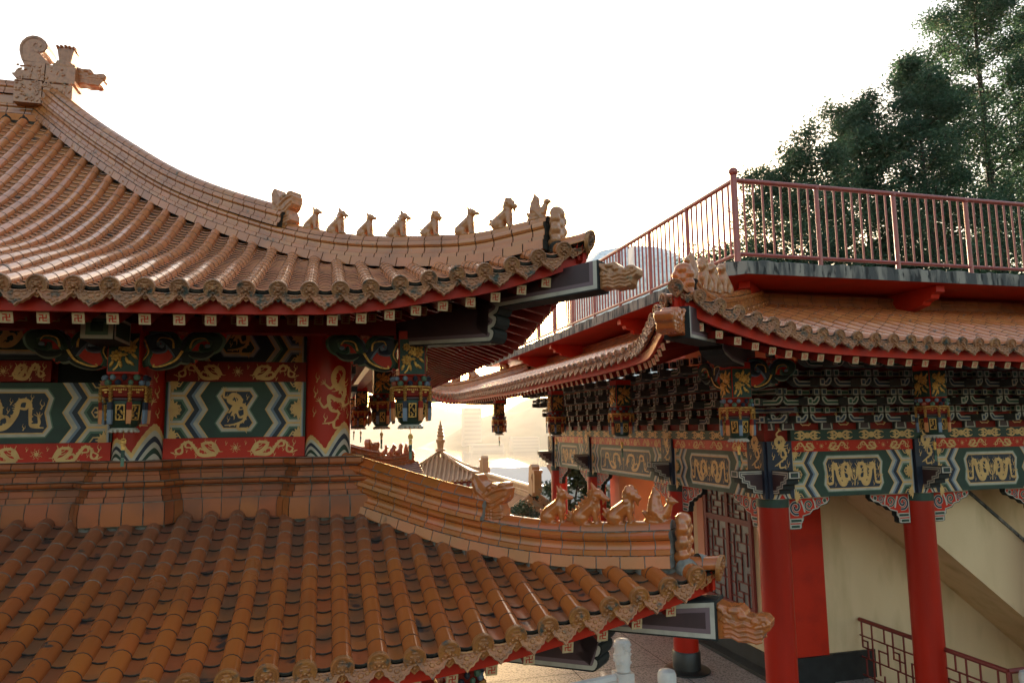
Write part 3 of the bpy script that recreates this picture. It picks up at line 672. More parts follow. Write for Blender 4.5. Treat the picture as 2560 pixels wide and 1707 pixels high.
# ---- eave boards, rafters with emblems
def eave_under(R, parent, u0, u1, fz, mred, vin, sp, names, flipx, zoff=0.0, second=True, rafter=.075, emb_rows=True, nvis=99):
    """fascia board, soffit and two rows of rafters under one slope"""
    us = np.linspace(u0, u1, max(10, int((u1-u0)/.15)))
    b = MB(); rows = []
    for u in us:
        p = R.at(u, R.v0(u)+.05); p.z -= .055
        rows.append([p, p+V((0, 0, -fz)), p+R.W*.045+V((0, 0, -fz)), p+R.W*.045])
    b.grid(rows, 0); b.build(names[0], mred, parent)
    b = MB()
    b.grid([[R.at(u, max(R.v0(u)+.06, min(v, u)), -.075) for v in np.linspace(R.v0(u)+.06, vin, 7)] for u in us], 0)
    b.build(names[1], m_dkred, parent)
    k = rafter/2; cnt = 0
    n = int((u1-u0-.35)/sp)
    for i in range(n):
        u = u0+.34+sp*i+rng.uniform(-.008, .008)
        va = R.v0(u)+.115; vb = max(va+.25, min(vin, u+.25))
        def pt(v): return R.at(u, v, -.078-fz-k)
        a, c = pt(va), pt(vb); c.z = max(c.z, a.z)-0; T = (c-a).normalized()
        N = R.U.cross(T); N = N if N.z > 0 else -N
        F = frame(a, R.U*flipx, N, -T); L = (c-a).length
        bb = MB(); bb.box((0, 0, -L/2), (rafter, rafter, L), 0, F)
        o = bb.build(names[2], m_dkred, parent, smooth=0); cnt += 1
        if cnt > nvis: continue
        e = MB(); e.box((0, 0, .003), (rafter*1.06, rafter*1.06, .006), 0, F); manji(e, F, rafter*.53, .0068, 1); e.build('rafter_end_emblem', [m_emblem, m_red], o, smooth=0)
    if second:
        cnt = 0
        for i in range(n):
            u = u0+.44+sp*i
            if u < .75: continue
            va = R.v0(u)+.62; vb = max(va+.3, min(vin, u+.2))
            a, c = R.at(u, va, -.20-fz), R.at(u, vb, -.20-fz); T = (c-a).normalized(); N = R.U.cross(T); N = N if N.z > 0 else -N
            F = frame(a, R.U*flipx, N, -T); L = (c-a).length
            bb = MB(); bb.box((0, 0, -L/2), (rafter*.9, rafter*.9, L), 0, F)
            o = bb.build(names[3], m_dkred, parent, smooth=0); cnt += 1
            if emb_rows and cnt <= nvis:
                e = MB(); e.box((0, 0, .003), (rafter, rafter, .006), 0, F); q = rafter*.33
                for y in (-.8, 0, .8): e.poly([(-q, y*q-.006), (q, y*q-.006), (q, y*q+.006), (-q, y*q+.006)], F, .0066, 1)
                e.poly([(-.006, -q), (.006, -q), (.006, q), (-.006, q)], F, .0068, 1)
                e.build('rafter_end_emblem', [m_emblem_dark, m_dkred], o, smooth=0)
names = ('fascia_board', 'soffit_board', 'rafter', 'under_rafter')
eave_under(UF, hall, .0, 5.0, .14, m_red, 1.9, .218, names, -1)
eave_under(US, hall, .0, 16.4, .14, m_red, 1.9, .218, names, 1, nvis=14, emb_rows=False)
eave_under(LF, hall, .0, 4.2, .14, m_red, 2.2, .27, names, -1, second=False)
eave_under(LS, hall, .0, 17.7, .14, m_red, 2.2, .30, names, 1, second=False, nvis=3)

# ---- columns with painted dragons and wave feet
def mountains(parent, F, half, H, seed):
    b = MB(); cols = [5, 4, 2, 4, 0, 4, 2]           # gold white navy white green white navy
    xs = np.linspace(-half, half, 61)
    peaks = [(-.30*half*2, .62, .30), (.22*half*2, 1.0, .34)]
    base = lambda x, k: max(0.0, max(h*H*(1-k*.16)*(1-(abs(x-c)/(w*half*2*(1-k*.13)))**1.5) if abs(x-c) < w*half*2*(1-k*.13) else 0 for c, h, w in peaks))
    for k, mi in enumerate(cols):
        amp = .012 if k == 0 else .0
        b.strip(xs, lambda x: 0.0, lambda x, k=k: base(x, k)+(amp*abs(sin(x*95+seed)) if base(x, k) > .02 else 0), F, .0015+.0006*k, mi)
    return b.build('wave_painting', [m_green, m_ltgreen, m_navy, m_ltblue, m_white, m_gold], parent, smooth=0)
def painted_column(x, zb, zt, r, ang, mir=1):
    b = MB(); b.lathe([(r, zb), (r, zt)], (x, HY, 0), 40); o = b.build('column', m_column, hall)
    F = cyl_frame(x, HY, r, ang)
    Fb = lambda X, Y, Z=0.0: F(X, Y-.27, Z)
    mountains(o, Fb, .34, .34, x)
    g = MB(); Fd = lambda X, Y, Z=0.0: F(X*mir, Y, Z)
    dragon(g, [(.10, .45), (.14, .58), (.07, .62), (.02, .52), (.06, .42), (.15, .40), (.12, .30), (.05, .30), (-.02, .33), (.0, .20), (.08, .17), (.03, .08), (-.08, .06)], .052, Fd, .002, 0, (.3, .5, .72, .92), 1.0)
    for X, Y, s in ((-.17, .38, .06), (-.18, .18, .05), (.19, .16, .05), (-.06, .12, .045), (-.15, .52, .05), (.2, .32, .04)): flames(g, (X, Y), s, Fd, .002)
    pearl(g, (.13, .24), .018, Fd, .002)
    g.build('dragon_painting', m_gold, o, smooth=0)
painted_column(HX, -.30, 1.05, CR, -pi/2+.1)
painted_column(-1.70, -.30, 1.05, CR, -pi/2+.15, -1)
painted_column(-4.6, -.30, 1.05, CR, -pi/2+.3)
YW = HY-.06
def wallF(cx, cz, y=YW): return frame((cx, y, cz), (1, 0, 0), (0, 0, 1), (0, -1, 0))
bay = -1.70+CR, HX-CR; bc = (bay[0]+bay[1])/2; bw = bay[1]-bay[0]
painted_panel('painted_beam', hall, wallF(bc, .21), bw, .545, .19, 1.0)
painted_panel('painted_beam', hall, wallF(bc, .955, YW+.02), bw, .545, .19, 1.0, flip=True)
dragon_band('dragon_board', hall, wallF(bc, .584, YW-.02), bw, .195, m_dkred)
dragon_band('dragon_board', hall, wallF(bc, -.163, YW-.02), bw, .195, m_red)
bay2 = (-4.6+CR, -1.70-CR); bc2 = sum(bay2)/2; bw2 = bay2[1]-bay2[0]
painted_panel('painted_beam', hall, wallF(bc2, .19), bw2, .56, .72, 0.4)
painted_panel('painted_beam', hall, wallF(bc2, .955, YW+.02), bw2, .545, .72, 0.4, flip=True)
dragon_band('dragon_board', hall, wallF(-2.85, .575, YW-.02), .78, .195, m_dkred)
dragon_band('dragon_board', hall, wallF(bc2, -.19, YW-.02), bw2, .195, m_red, 2)
b = MB(); b.ab(-2.44, -1.92, YW+.10, YW+.16, .47, .69); b.build('dark_opening', m_hole, hall, smooth=0)
b = MB(); b.ab(-12, HX+.05, HY+.05, HY+.25, -.4, 1.4); b.ab(HX-.15, HX+.05, HY+.26, 19.8, -.4, .95); b.build('wall', m_dkred, hall, smooth=0)
# side frieze seen past the corner column
b = MB()
for y0 in (7.9, 10.4, 12.9, 15.4):
    b.ab(.30, .34, y0, y0+2.3, .60, .72, 1); b.ab(.30, .345, y0, y0+2.3, .725, .745, 2); b.ab(.30, .36, y0, y0+2.3, .40, .46, 1); b.ab(.30, .365, y0, y0+2.3, .462, .48, 2)
b.build('side_frieze', [m_dkred, m_navy, m_white], hall, smooth=0)
# ---- tiled foot of the wall where the lower roof meets it
def foot_path():
    pts = []; yi, yo = HY-.16, HY-.36
    edges = []
    for c in (HX, -1.70, -4.6): edges.append((c+.30, c-.30))
    pts.append(V((HX+.30, HY+.25, 0))); 
    for i, (a, c) in enumerate(edges):
        if i: pts.append(V((a+.08, yi, 0)))
        else: pts.append(V((a, HY-.0, 0)))
        pts.append(V((a-.04, yo, 0))); pts.append(V((c+.04, yo, 0))); pts.append(V((c-.08, yi, 0)))
    pts.append(V((-9, yi, 0))); return pts
def foot():
    P = foot_path(); prof = [(.155, -.72, -.622), (.11, -.618, -.50), (.135, -.496, -.44), (.04, -.436, -.345), (.065, -.340, -.262)]
    b = MB(); n = len(P); nr = []
    for a, c in zip(P[:-1], P[1:]):
        d = (c-a).normalized(); q = V((-d.y, d.x, 0)); nr.append(-q if (q.y > 0 if abs(d.x) > .1 else q.x < 0) else q)
    mt = []
    for i in range(n):
        a, c = nr[max(i-1, 0)], nr[min(i, n-2)]; m = (a+c).normalized(); mt.append(m/max(.4, m.dot(c)))
    for k, (off, z0, z1) in enumerate(prof):
        for s_, (a, c) in enumerate(zip(P[:-1], P[1:])):
            L = (c-a).length; nn = max(1, round(L/(.20 if L > .7 else .13)))
            if k == 0: bend = [(z0-.10, off+.0), (z0, off+.004), (z0+(z1-z0)*.5, off-.004), (z1, off-.012), (z1, off-.14)]
            elif k in (1, 3): bend = [(z0, off), (z0+.045, off-.01), (z0+.05, off-.03), (z1, off-.045), (z1, off-.17)]
            else: bend = [(z0, off-.03), (z0+.015, off), (z0+.03, off+.008), (z1-.012, off), (z1, off-.03), (z1, off-.17)]
            pp = lambda t, o, z: a.lerp(c, t)+mt[s_].lerp(mt[s_+1], t)*o+V((0, 0, z))
            g = .004/L
            for i in range(nn):
                t0, t1 = i/nn+g, (i+1)/nn-g
                b.grid([[pp(t0, o, z) for z, o in bend], [pp(t1, o, z) for z, o in bend]], 0)
            b.grid([[pp(0, off-.006, z1-.0025), pp(0, off-.19, z1-.0025)], [pp(1, off-.006, z1-.0025), pp(1, off-.19, z1-.0025)]], 1)
            o = off-(.035 if k in (2, 4) else .016 if k == 0 else .048)
            b.grid([[pp(0, o, z0-.106), pp(0, o, z1+.004)], [pp(1, o, z0-.106), pp(1, o, z1+.004)]] if k == 0 else [[pp(0, o, z0-.004), pp(0, o, z1+.004)], [pp(1, o, z0-.004), pp(1, o, z1+.004)]], 1)
    b.grid([[a+m*.05+V((0, 0, -.264)), V((a.x, HY+.2, -.255))] for a, m in zip(P, mt)], 0)
    b.build('tiled_wall_foot', [m_band, m_mortar], hall)
foot()
# ---- purlin, corner beams and dragon heads
LY = 6.84
b = MB(); b.ab(-9, .66, LY-.09, LY+.09, .875, 1.01); b.ab(.66-.0, .66+.18, LY+.02, 21, .875, 1.01)
b.build('eave_purlin', m_dkred, hall, smooth=0)
b = MB(); b.ab(-9, .62, LY+.1, HY, .96, 1.0); b.build('eave_ceiling', m_dkred, hall, smooth=0)
def corner_beam(parent, tip, d, low, up, w=.15, name='corner_beam'):
    """two stepped beams under the hip: maroon sides with white and grey edge lines; s runs outward along d from the tip, z up"""
    d = V(d).normalized(); lat = V((d.y, -d.x, 0))
    b = MB()
    for k, poly in enumerate((low, up)):
        F = lambda x, y, z=0.0: V((tip[0], tip[1], 0))+d*x+V((0, 0, y))+lat*z
        P = poly
        ar = sum(P[i-1][0]*P[i][1]-P[i][0]*P[i-1][1] for i in range(len(P)))
        if ar < 0: P = P[::-1]
        b.ext(P, F, -w, w, 3, 3)
        for sg in (1, -1):
            FF = (lambda x, y, z=0.0, F=F, sg=sg: F(x, y, sg*(w+z)))
            ym = (max(y for _, y in P)+min(y for _, y in P))/2; xm = min(x for x, _ in P)+.02; kp = lambda p, q, ym=ym, xm=xm: (p[1] > ym and q[1] > ym and abs(p[1]-q[1]) < .3*abs(p[0]-q[0])) or (p[0] < xm and q[0] < xm)
            b.poly(inset(P, .012, kp), FF, .0015, 0); b.poly(inset(P, .045, kp), FF, .003, 2); b.poly(inset(P, .078, kp), FF, .0045, 1)
    return b.build(name, [m_white, m_maroon, m_mauve, m_grey], parent, smooth=0)
# s measured along (1,-1)/sqrt2 from the eave tip
def cloud_end(s0, z0, z1, n=3, d=.10):
    P = []
    for i in range(n):
        for t in np.linspace(0, pi, 6)[:-1]:
            f = (i+(1-cos(t))/2)/n; P.append((s0+d*(1-f)*.9+.035*sin(t), z1+(z0-z1)*f))
    return [(s0+d*.9, z1)]+P+[(s0, z0)]
r2 = sqrt(2)
low = [(-2.15, .78), (-2.15, .98), (-.92, 1.12)]+cloud_end(-.92, .745, 1.10)[1:]
up = [(-1.2, 1.02), (.13, 1.10), (.13, 1.35), (-1.2, 1.2)]
corner_beam(hall, U_TIP, (1, -1, 0), low, up, .11)
low = [(-2.5, -1.98), (-2.5, -1.70), (-.95, -1.56)]+cloud_end(-.98, -1.90, -1.58)[1:]
up = [(-1.3, -1.60), (.0, -1.54), (.0, -1.26), (-1.3, -1.45)]
corner_beam(hall, L_TIP, (1, -1, 0), low, up, .11)
# dark post and gilded panel glimpsed under the lower eave
b = MB(); b.ab(.84, 1.04, 6.25, 6.45, FLOOR_Z, -1.9); b.build('red_post', m_dkred, hall, smooth=0)
# ------------------------------------------------------------------ glazed figures on the ridges
def fig_base():
    B = [((-.05, 0, .08), (.03, 0, .145), .052, .044), ((.035, 0, .128), (.042, .040, .052)), ((.035, 0, .155), (.05, 0, .205), .038, .030)]
    for sy in (-1, 1):
        B += [((-.058, sy*.026, .056), (.055, .034, .056)), ((.05, sy*.024, .11), (.062, sy*.024, .02), .019, .014), ((.074, sy*.025, .013), (.026, .017, .013)), ((-.005, sy*.036, .013), (.034, .017, .013))]
    return B
def fig_dog(s, m):
    B = fig_base()+[((.062, 0, .224), (.042, .034, .034)), ((.085, 0, .217), (.136, 0, .206), .021, .014), ((-.105, 0, .04), (-.135, 0, .105), .018, .008), ((.055, 0, .245), (.052, 0, .278), .013, .004)]
    for sy in (-1, 1): B += [((.04, sy*.02, .25), (.026, sy*.027, .29), .014, .005), ((.085, sy*.026, .236), (.012, .010, .010))]
    return B
def fig_scaly(s, m):
    B = fig_base()+[((.064, 0, .222), (.042, .032, .032)), ((.09, 0, .212), (.145, 0, .188), .022, .013), ((.12, 0, .185), (.105, 0, .150), .011, .004), ((.045, 0, .245), (.02, 0, .30), .022, .005)]
    for x, z in ((-.115, .10), (-.092, .125), (-.07, .150), (-.045, .172), (-.02, .192), (0.0, .215), (.012, .238)): B.append(((x+.022, 0, z-.02), (x-.016, 0, z+.012), .018, .005))
    for a, l in ((.05, .075), (.45, .085), (.85, .085), (1.25, .07)): B.append(((-.095, 0, .03), (-.105-cos(a)*l, 0, .03+sin(a)*l), .024, .007))
    for i in range(8): B.append(((.02+.006*i, (-1)**i*.036, .10+.012*i), (.012, .012, .010)))
    return B
def fig_lion(s, m):
    B = fig_base()+[((.062, 0, .222), (.042, .036, .036)), ((.085, 0, .210), (.118, 0, .200), .024, .018), ((.105, 0, .185), (.112, 0, .148), .014, .005), ((.085, 0, .245), (.022, .024, .014))]
    for i in range(22):
        a = i*2.4; z = .165+.105*(i/21); B.append(((.036+.010*cos(a)+(.016 if z > .23 else -.006), .034*sin(a), z), (.0185, .0185, .0185)))
    for i in range(6): B.append(((.04-.018*abs(i-2.5)+.03, .018*(-1)**i, .262-.004*i), (.017, .017, .015)))
    for a, l in ((.45, .06), (.95, .08), (1.4, .065)): B.append(((-.10, 0, .045), (-.108-cos(a)*l, 0, .05+sin(a)*l), .021, .008))
    return B
def fig_rider(s, m):
    return [((0, 0, .02), (.095, .044, .03)), ((.0, 0, .06), (.075, .046, .055)), ((.055, 0, .075), (.095, 0, .155), .036, .020), ((.105, 0, .17), (.03, .024, .022)), ((.125, 0, .17), (.155, 0, .165), .012, .005), ((.085, 0, .185), (.075, 0, .21), .010, .003), ((.1, 0, .185), (.105, 0, .21), .007, .003),
            ((-.06, 0, .05), (-.105, 0, .085), .030, .012), ((-.02, 0, .10), (-.02, 0, .17), .052, .040), ((-.012, 0, .205), (.032, .030, .034)), ((-.02, 0, .225), (-.022, 0, .265), .020, .008), ((-.015, .035, .15), (.035, .02, .115), .015, .011), ((-.015, -.035, .15), (.035, -.02, .115), .015, .011),
            ((-.0, .035, .09), (.04, .036, .035), .022, .014), ((-.0, -.035, .09), (.04, -.036, .035), .022, .014), ((-.05, 0, .01), (.06, 0, .01), .022, .022)]
def dragon_head(kind):
    """upright ridge head with a horn swept up behind, or a long beam-end head; solid outline plus raised relief"""
    B = []
    if kind == 'ridge':
        S = lambda L: [((x-1000)*.00056, (790-y)*.00056) for x, y in L]
        B.append(('P', S([(765, 745), (735, 600), (712, 420), (693, 230), (705, 130), (760, 78), (805, 92), (868, 180), (950, 268), (1010, 232), (1060, 205), (1120, 222), (1160, 245), (1200, 195), (1270, 188), (1305, 215), (1300, 262), (1338, 285), (1322, 350), (1312, 420), (1268, 478), (1200, 520), (1238, 600), (1258, 690), (1165, 790)]), .066))
        for sy in (-1, 1):
            Y = sy*.066; T = lambda L, r0, r1: [B.append(((p[0], Y, p[1]), (q[0], Y, q[1]), r0, r1)) for p, q in zip(S(L)[:-1], S(L)[1:])]
            T([(730, 180), (800, 330), (900, 410), (960, 350)], .017, .013); T([(760, 300), (830, 450), (930, 500)], .012, .010); T([(760, 420), (850, 560), (1000, 605), (1110, 560)], .012, .011)
            T([(930, 430), (960, 390), (1080, 330), (1170, 300), (1290, 280)], .016, .013); T([(950, 470), (1050, 500), (1160, 440), (1300, 370)], .015, .012); T([(1010, 545), (1120, 540), (1250, 455)], .014, .012)
            x, z = S([(1020, 285)])[0]; B.append(((x, Y*1.05, z), (.030, .022, .026))); x, z = S([(1070, 250)])[0]; B.append(((x, Y, z), (.026, .018, .018)))
            x, z = S([(1230, 235)])[0]; B.append(((x, Y, z), (.034, .018, .022)))
            for r_ in range(3):
                for c_ in range(6): x, z = S([(800+c_*48-r_*4, 625+r_*50)])[0]; B.append(((x, Y, z), (.0125, .011, .013)))
            for r_ in range(3): T([(1090, 625+r_*55), (1230, 610+r_*50)], .014, .012)
        return B
    S = lambda L: [((x-500)*.00118, (1095-y)*.00118) for x, y in L]
    B.append(('P', S([(490, 985), (560, 1002), (635, 995), (662, 1022), (668, 1042), (705, 1050), (735, 1035), (780, 1037), (808, 1065), (802, 1108), (768, 1132), (757, 1165), (718, 1190), (640, 1200), (575, 1182), (490, 1195)]), .078))
    for sy in (-1, 1):
        Y = sy*.080; T = lambda L, r0, r1: [B.append(((p[0], Y, p[1]), (q[0], Y, q[1]), r0, r1)) for p, q in zip(S(L)[:-1], S(L)[1:])]
        for k, y in enumerate((1100, 1130, 1158, 1184)): T([(540, y-10), (580, y-14), (620, y+4), (670, y-8), (720, y+4), (750, y-6)], .013, .011)
        T([(560, 1085), (600, 1110), (650, 1085), (690, 1100), (730, 1080)], .013, .012)
        T([(745, 1075), (757, 1055), (782, 1055), (790, 1078), (772, 1092), (764, 1078)], .012, .010)
        x, z = S([(640, 1048)])[0]; B.append(((x, Y, z), (.03, .02, .022))); x, z = S([(715, 1070)])[0]; B.append(((x, Y, z), (.026, .02, .02)))
        T([(512, 1010), (545, 1040), (575, 1062)], .022, .010); T([(520, 1080), (535, 1060), (552, 1075), (540, 1092)], .012, .010); T([(575, 1020), (620, 1022)], .02, .018)
    return B
def place_fig(fn, pos, az, h, m, label, group, cat='figurine', name='ridge_figurine', vox=.0062, base=.28, sx=1.0):
    k = h/base
    S = lambda c: (c[0]*k*sx,)+tuple(x*k for x in c[1:]); fat = 1.2 if cat == 'figurine' else 1.0
    bl = []
    for q in fn:
        if q[0] == 'P': bl.append(('P', [S(p) for p in q[1]], q[2]*k))
        elif len(q) == 4 and not isinstance(q[2], (tuple, list)): bl.append((S(q[0]), S(q[1]), q[2]*k*fat, q[3]*k*fat))
        else: bl.append((S(q[0]), S([x*fat for x in q[1]]))+tuple(q[2:]))
    o = sculpt(bl, vox*k, 'body', m, None, 1)
    o.name = name; o.location = pos; o.rotation_euler = (0, 0, az); tag(o, label, cat, group)
    return o
def on_hip(R, tip, x, h): t = tip[0]-x; return V((x, tip[1]+t, R.z(t, t)+h))
G1 = 'glazed figurines along the upper hip ridge'; G2 = 'glazed figurines along the lower hip ridge'
dog, sca, lio, rid = fig_dog(1, 0), fig_scaly(1, 0), fig_lion(1, 0), fig_rider(1, 0)
for x, fn, h, lab in ((-.14, dog, .255, 'seated prick-eared dog figurine next to the dragon head of the upper ridge'), (.115, sca, .275, 'crested beast figurine between two dog figurines on the upper ridge'),
                      (.40, dog, .25, 'small dog figurine at the low sag of the upper ridge, third behind the dragon head'), (.70, sca, .27, 'spiny-backed beast figurine with a fan tail, fourth behind the dragon head'),
                      (.985, lio, .25, 'smaller curly-maned lion figurine, fifth behind the dragon head'), (1.27, dog, .265, 'dog figurine between the two lion figurines on the upper ridge'),
                      (1.56, lio, .28, 'larger curly-maned lion figurine just behind the rider on the upper ridge'), (1.80, rid, .265, 'robed rider on a bird, tiny figurine at the tip of the upper ridge')):
    place_fig(fn, on_hip(UF, U_TIP, x, .285), -pi/4, h, m_figure, lab, G1)
for x, fn, h, lab in ((1.90, dog, .305, 'glossy orange seated dog figurine next to the dragon head of the lower ridge'), (2.115, sca, .325, 'glossy orange spiny beast figurine between dog and lion on the lower ridge'),
                      (2.325, lio, .31, 'glossy orange curly-maned lion figurine in front of the red column'), (2.525, rid, .30, 'glossy orange rider on a bird at the tip of the lower ridge')):
    place_fig(fn, on_hip(LF, L_TIP, x, .30), -pi/4, h, m_figure_low, lab, G2)
G3 = 'figurines on the rear corner ridge'
for t, fn, h, lab in ((1.05, dog, .33, 'dark dog figurine far behind the hall, next to its dragon head'), (.80, sca, .35, 'dark spiny figurine far behind the hall, second on its ridge'), (.57, lio, .34, 'dark lion figurine far behind the hall, third on its ridge'), (.33, rid, .34, 'dark rider figurine far behind the hall at its ridge tip')):
    place_fig(fn, V((L_TIP[0]-t, 22.55-t, LS.z(17.7-t, t)+.30)), pi/4, h, m_figure_low, lab, G3, vox=.012)
hd = dragon_head('ridge'); he = dragon_head('beam')
G4 = 'dragon heads on ridges and beam ends'
place_fig(hd, on_hip(UF, U_TIP, -.43, .255), -pi/4, .46, m_figure, 'weathered dragon head closing the tall crest of the upper hip ridge', G4, 'dragon head', 'ridge_dragon_head', .0050, .40, .80)
place_fig(hd, on_hip(LF, L_TIP, 1.46, .255), -pi/4, .41, m_figure_low, 'large glossy dragon head with scaly collar on the lower hip ridge', G4, 'dragon head', 'ridge_dragon_head', .0046, .40)
place_fig(hd, V((L_TIP[0]-1.45, 22.55-1.45, LS.z(17.7-1.45, 1.45)+.24)), pi/4, .50, m_figure_low, 'small dark dragon head on the far rear ridge beside the lake', G4, 'dragon head', 'ridge_dragon_head', .012, .37)
dq = V((1, -1, 0)).normalized()
place_fig(he, V((U_TIP[0], U_TIP[1], 1.215))+dq*.11, -pi/4, .345, m_figure, 'long-snouted dragon head on the beam under the upper roof corner', G4, 'dragon head', 'beam_dragon_head', .0046, .37)
place_fig(he, V((L_TIP[0], L_TIP[1], -1.415))+dq*.0, -pi/4, .375, m_figure_low, 'orange dragon head on the beam end overlapping the red column', G4, 'dragon head', 'beam_dragon_head', .0046, .37)
# main ridge end ornament
def ridge_ornament():
    r = root('ridge_end_ornament', 'carved orange ridge-end dragon with a curled tail and fan crest against the sky', 'roof ornament', (-4.05, 11.75, 5.2), 0, None, True)
    Y0, Y1 = 11.58, 11.94
    F = frame((0, Y0, 0), (1, 0, 0), (0, 0, 1), (0, -1, 0))
    P = lambda px: px
    # outline points in world x/z (seen from the front)
    X = lambda a: -4.565+(a-180)*.0008
    Z = lambda q: 5.945-(q-165)*.00096
    sp = []
    cx, cy = X(555), Z(345)
    outer = [(340, 590), (310, 520), (285, 430), (285, 350), (320, 270), (390, 200), (480, 165), (560, 165), (640, 190), (710, 240), (750, 310), (745, 370), (700, 420), (640, 440), (600, 440), (690, 520), (800, 600), (800, 610)]
    poly = [(X(a), Z(q)) for a, q in outer][::-1]
    b = MB(); b.ext(poly, F, -.36, 0.0, 0)
    b.rib([(X(a), Z(q)) for a, q in ((600, 425), (540, 400), (495, 340), (520, 285), (580, 280), (620, 315), (600, 335))], .035, lambda x, y, z=0: F(x, y, z), .012, 0)
    b.rib([(X(a), Z(q)) for a, q in ((350, 580), (320, 470), (320, 340), (400, 235), (520, 195), (650, 225), (715, 310), (690, 390), (610, 425))], .022, F, .012, 0)
    b.build('curled_tail', m_figure, r)
    b = MB()
    def blk(a0, q0, a1, q1, g=5):
        b.ext([(X(a0+g), Z(q1-g)), (X(a1-g), Z(q1-g)), (X(a1-g), Z(q0+g)), (X(a0+g), Z(q0+g))], F, -.36, 0.0, 0)
    b.ext([(X(a), Z(q)) for a, q in ((250, 880), (715, 890), (725, 605), (345, 600), (380, 660), (385, 740), (260, 750), (235, 800), (180, 810))], F, -.36, .0, 0)
    blk(735, 615, 1240, 905); blk(235, 900, 700, 1270); blk(710, 925, 1210, 1290)
    rr = random.Random(5)
    for i in range(90):
        a, q = rr.uniform(270, 1180), rr.uniform(640, 1240); b.ell((X(a), Z(q), 0.0), (rr.uniform(.015, .045), rr.uniform(.010, .022), rr.uniform(.010, .022)), 0, 6, 4, F, Matrix.Rotation(rr.uniform(0, 3), 3, 'Z'))
    for cxx, cyy in ((600, 930), (640, 1010), (600, 1090), (330, 880), (540, 1180), (760, 930)):
        b.rib([(X(cxx+50*k_*cos(k_*9)), Z(cyy+50*k_*sin(k_*9))) for k_ in np.linspace(.1, 1, 12)], .016, F, .014, 0, 2)
    b.build('carved_block', m_figure, r)
    b = MB()
    top = [(880, 270), (935, 520), (1135, 520), (1165, 340), (1240, 385), (1245, 370)]
    b.ext([(X(935), Z(525)), (X(1135), Z(525)), (X(1185), Z(290)), (X(885), Z(290))], F, -.30, -.04, 0)
    for k_, a in enumerate((900, 965, 1035, 1105, 1175)): b.ell((X(a), Z(272+abs(k_-2)*8), -.14), (.032, .034, .16), 0, 8, 6, F)
    for k_ in range(4): b.rib([(X(925+k_*62-(2-k_)*-4), Z(310)), (X(955+k_*45), Z(510))], .012, F, -.034, 0, 2)
    b.ext([(X(860), Z(620)), (X(1200), Z(620)), (X(1165), Z(560)), (X(1130), Z(520)), (X(905), Z(520)), (X(890), Z(560))], F, -.40, -.02, 0)
    for a in (890, 950, 1010, 1070, 1130, 1170): b.ell((X(a), Z(595), -.02), (.045, .035, .02), 0, 6, 4, F)
    b.build('fan_crest', m_figure, r)
    k = 1.12; pos = V((-3.74, 11.80, 5.44)); bl = []
    for q in he:
        if q[0] == 'P': bl.append(('P', [(p[0]*k, p[1]*k) for p in q[1]], q[2]*k))
        elif len(q) == 4 and not isinstance(q[2], (tuple, list)): bl.append((V(q[0])*k, V(q[1])*k, q[2]*k, q[3]*k))
        else: bl.append((V(q[0])*k, tuple(V(q[1])*k)))
    o = sculpt(bl, .010, 'dragon_snout', m_figure, r, 1); o.matrix_parent_inverse = Matrix.Translation(pos-r.location)
ridge_ornament()

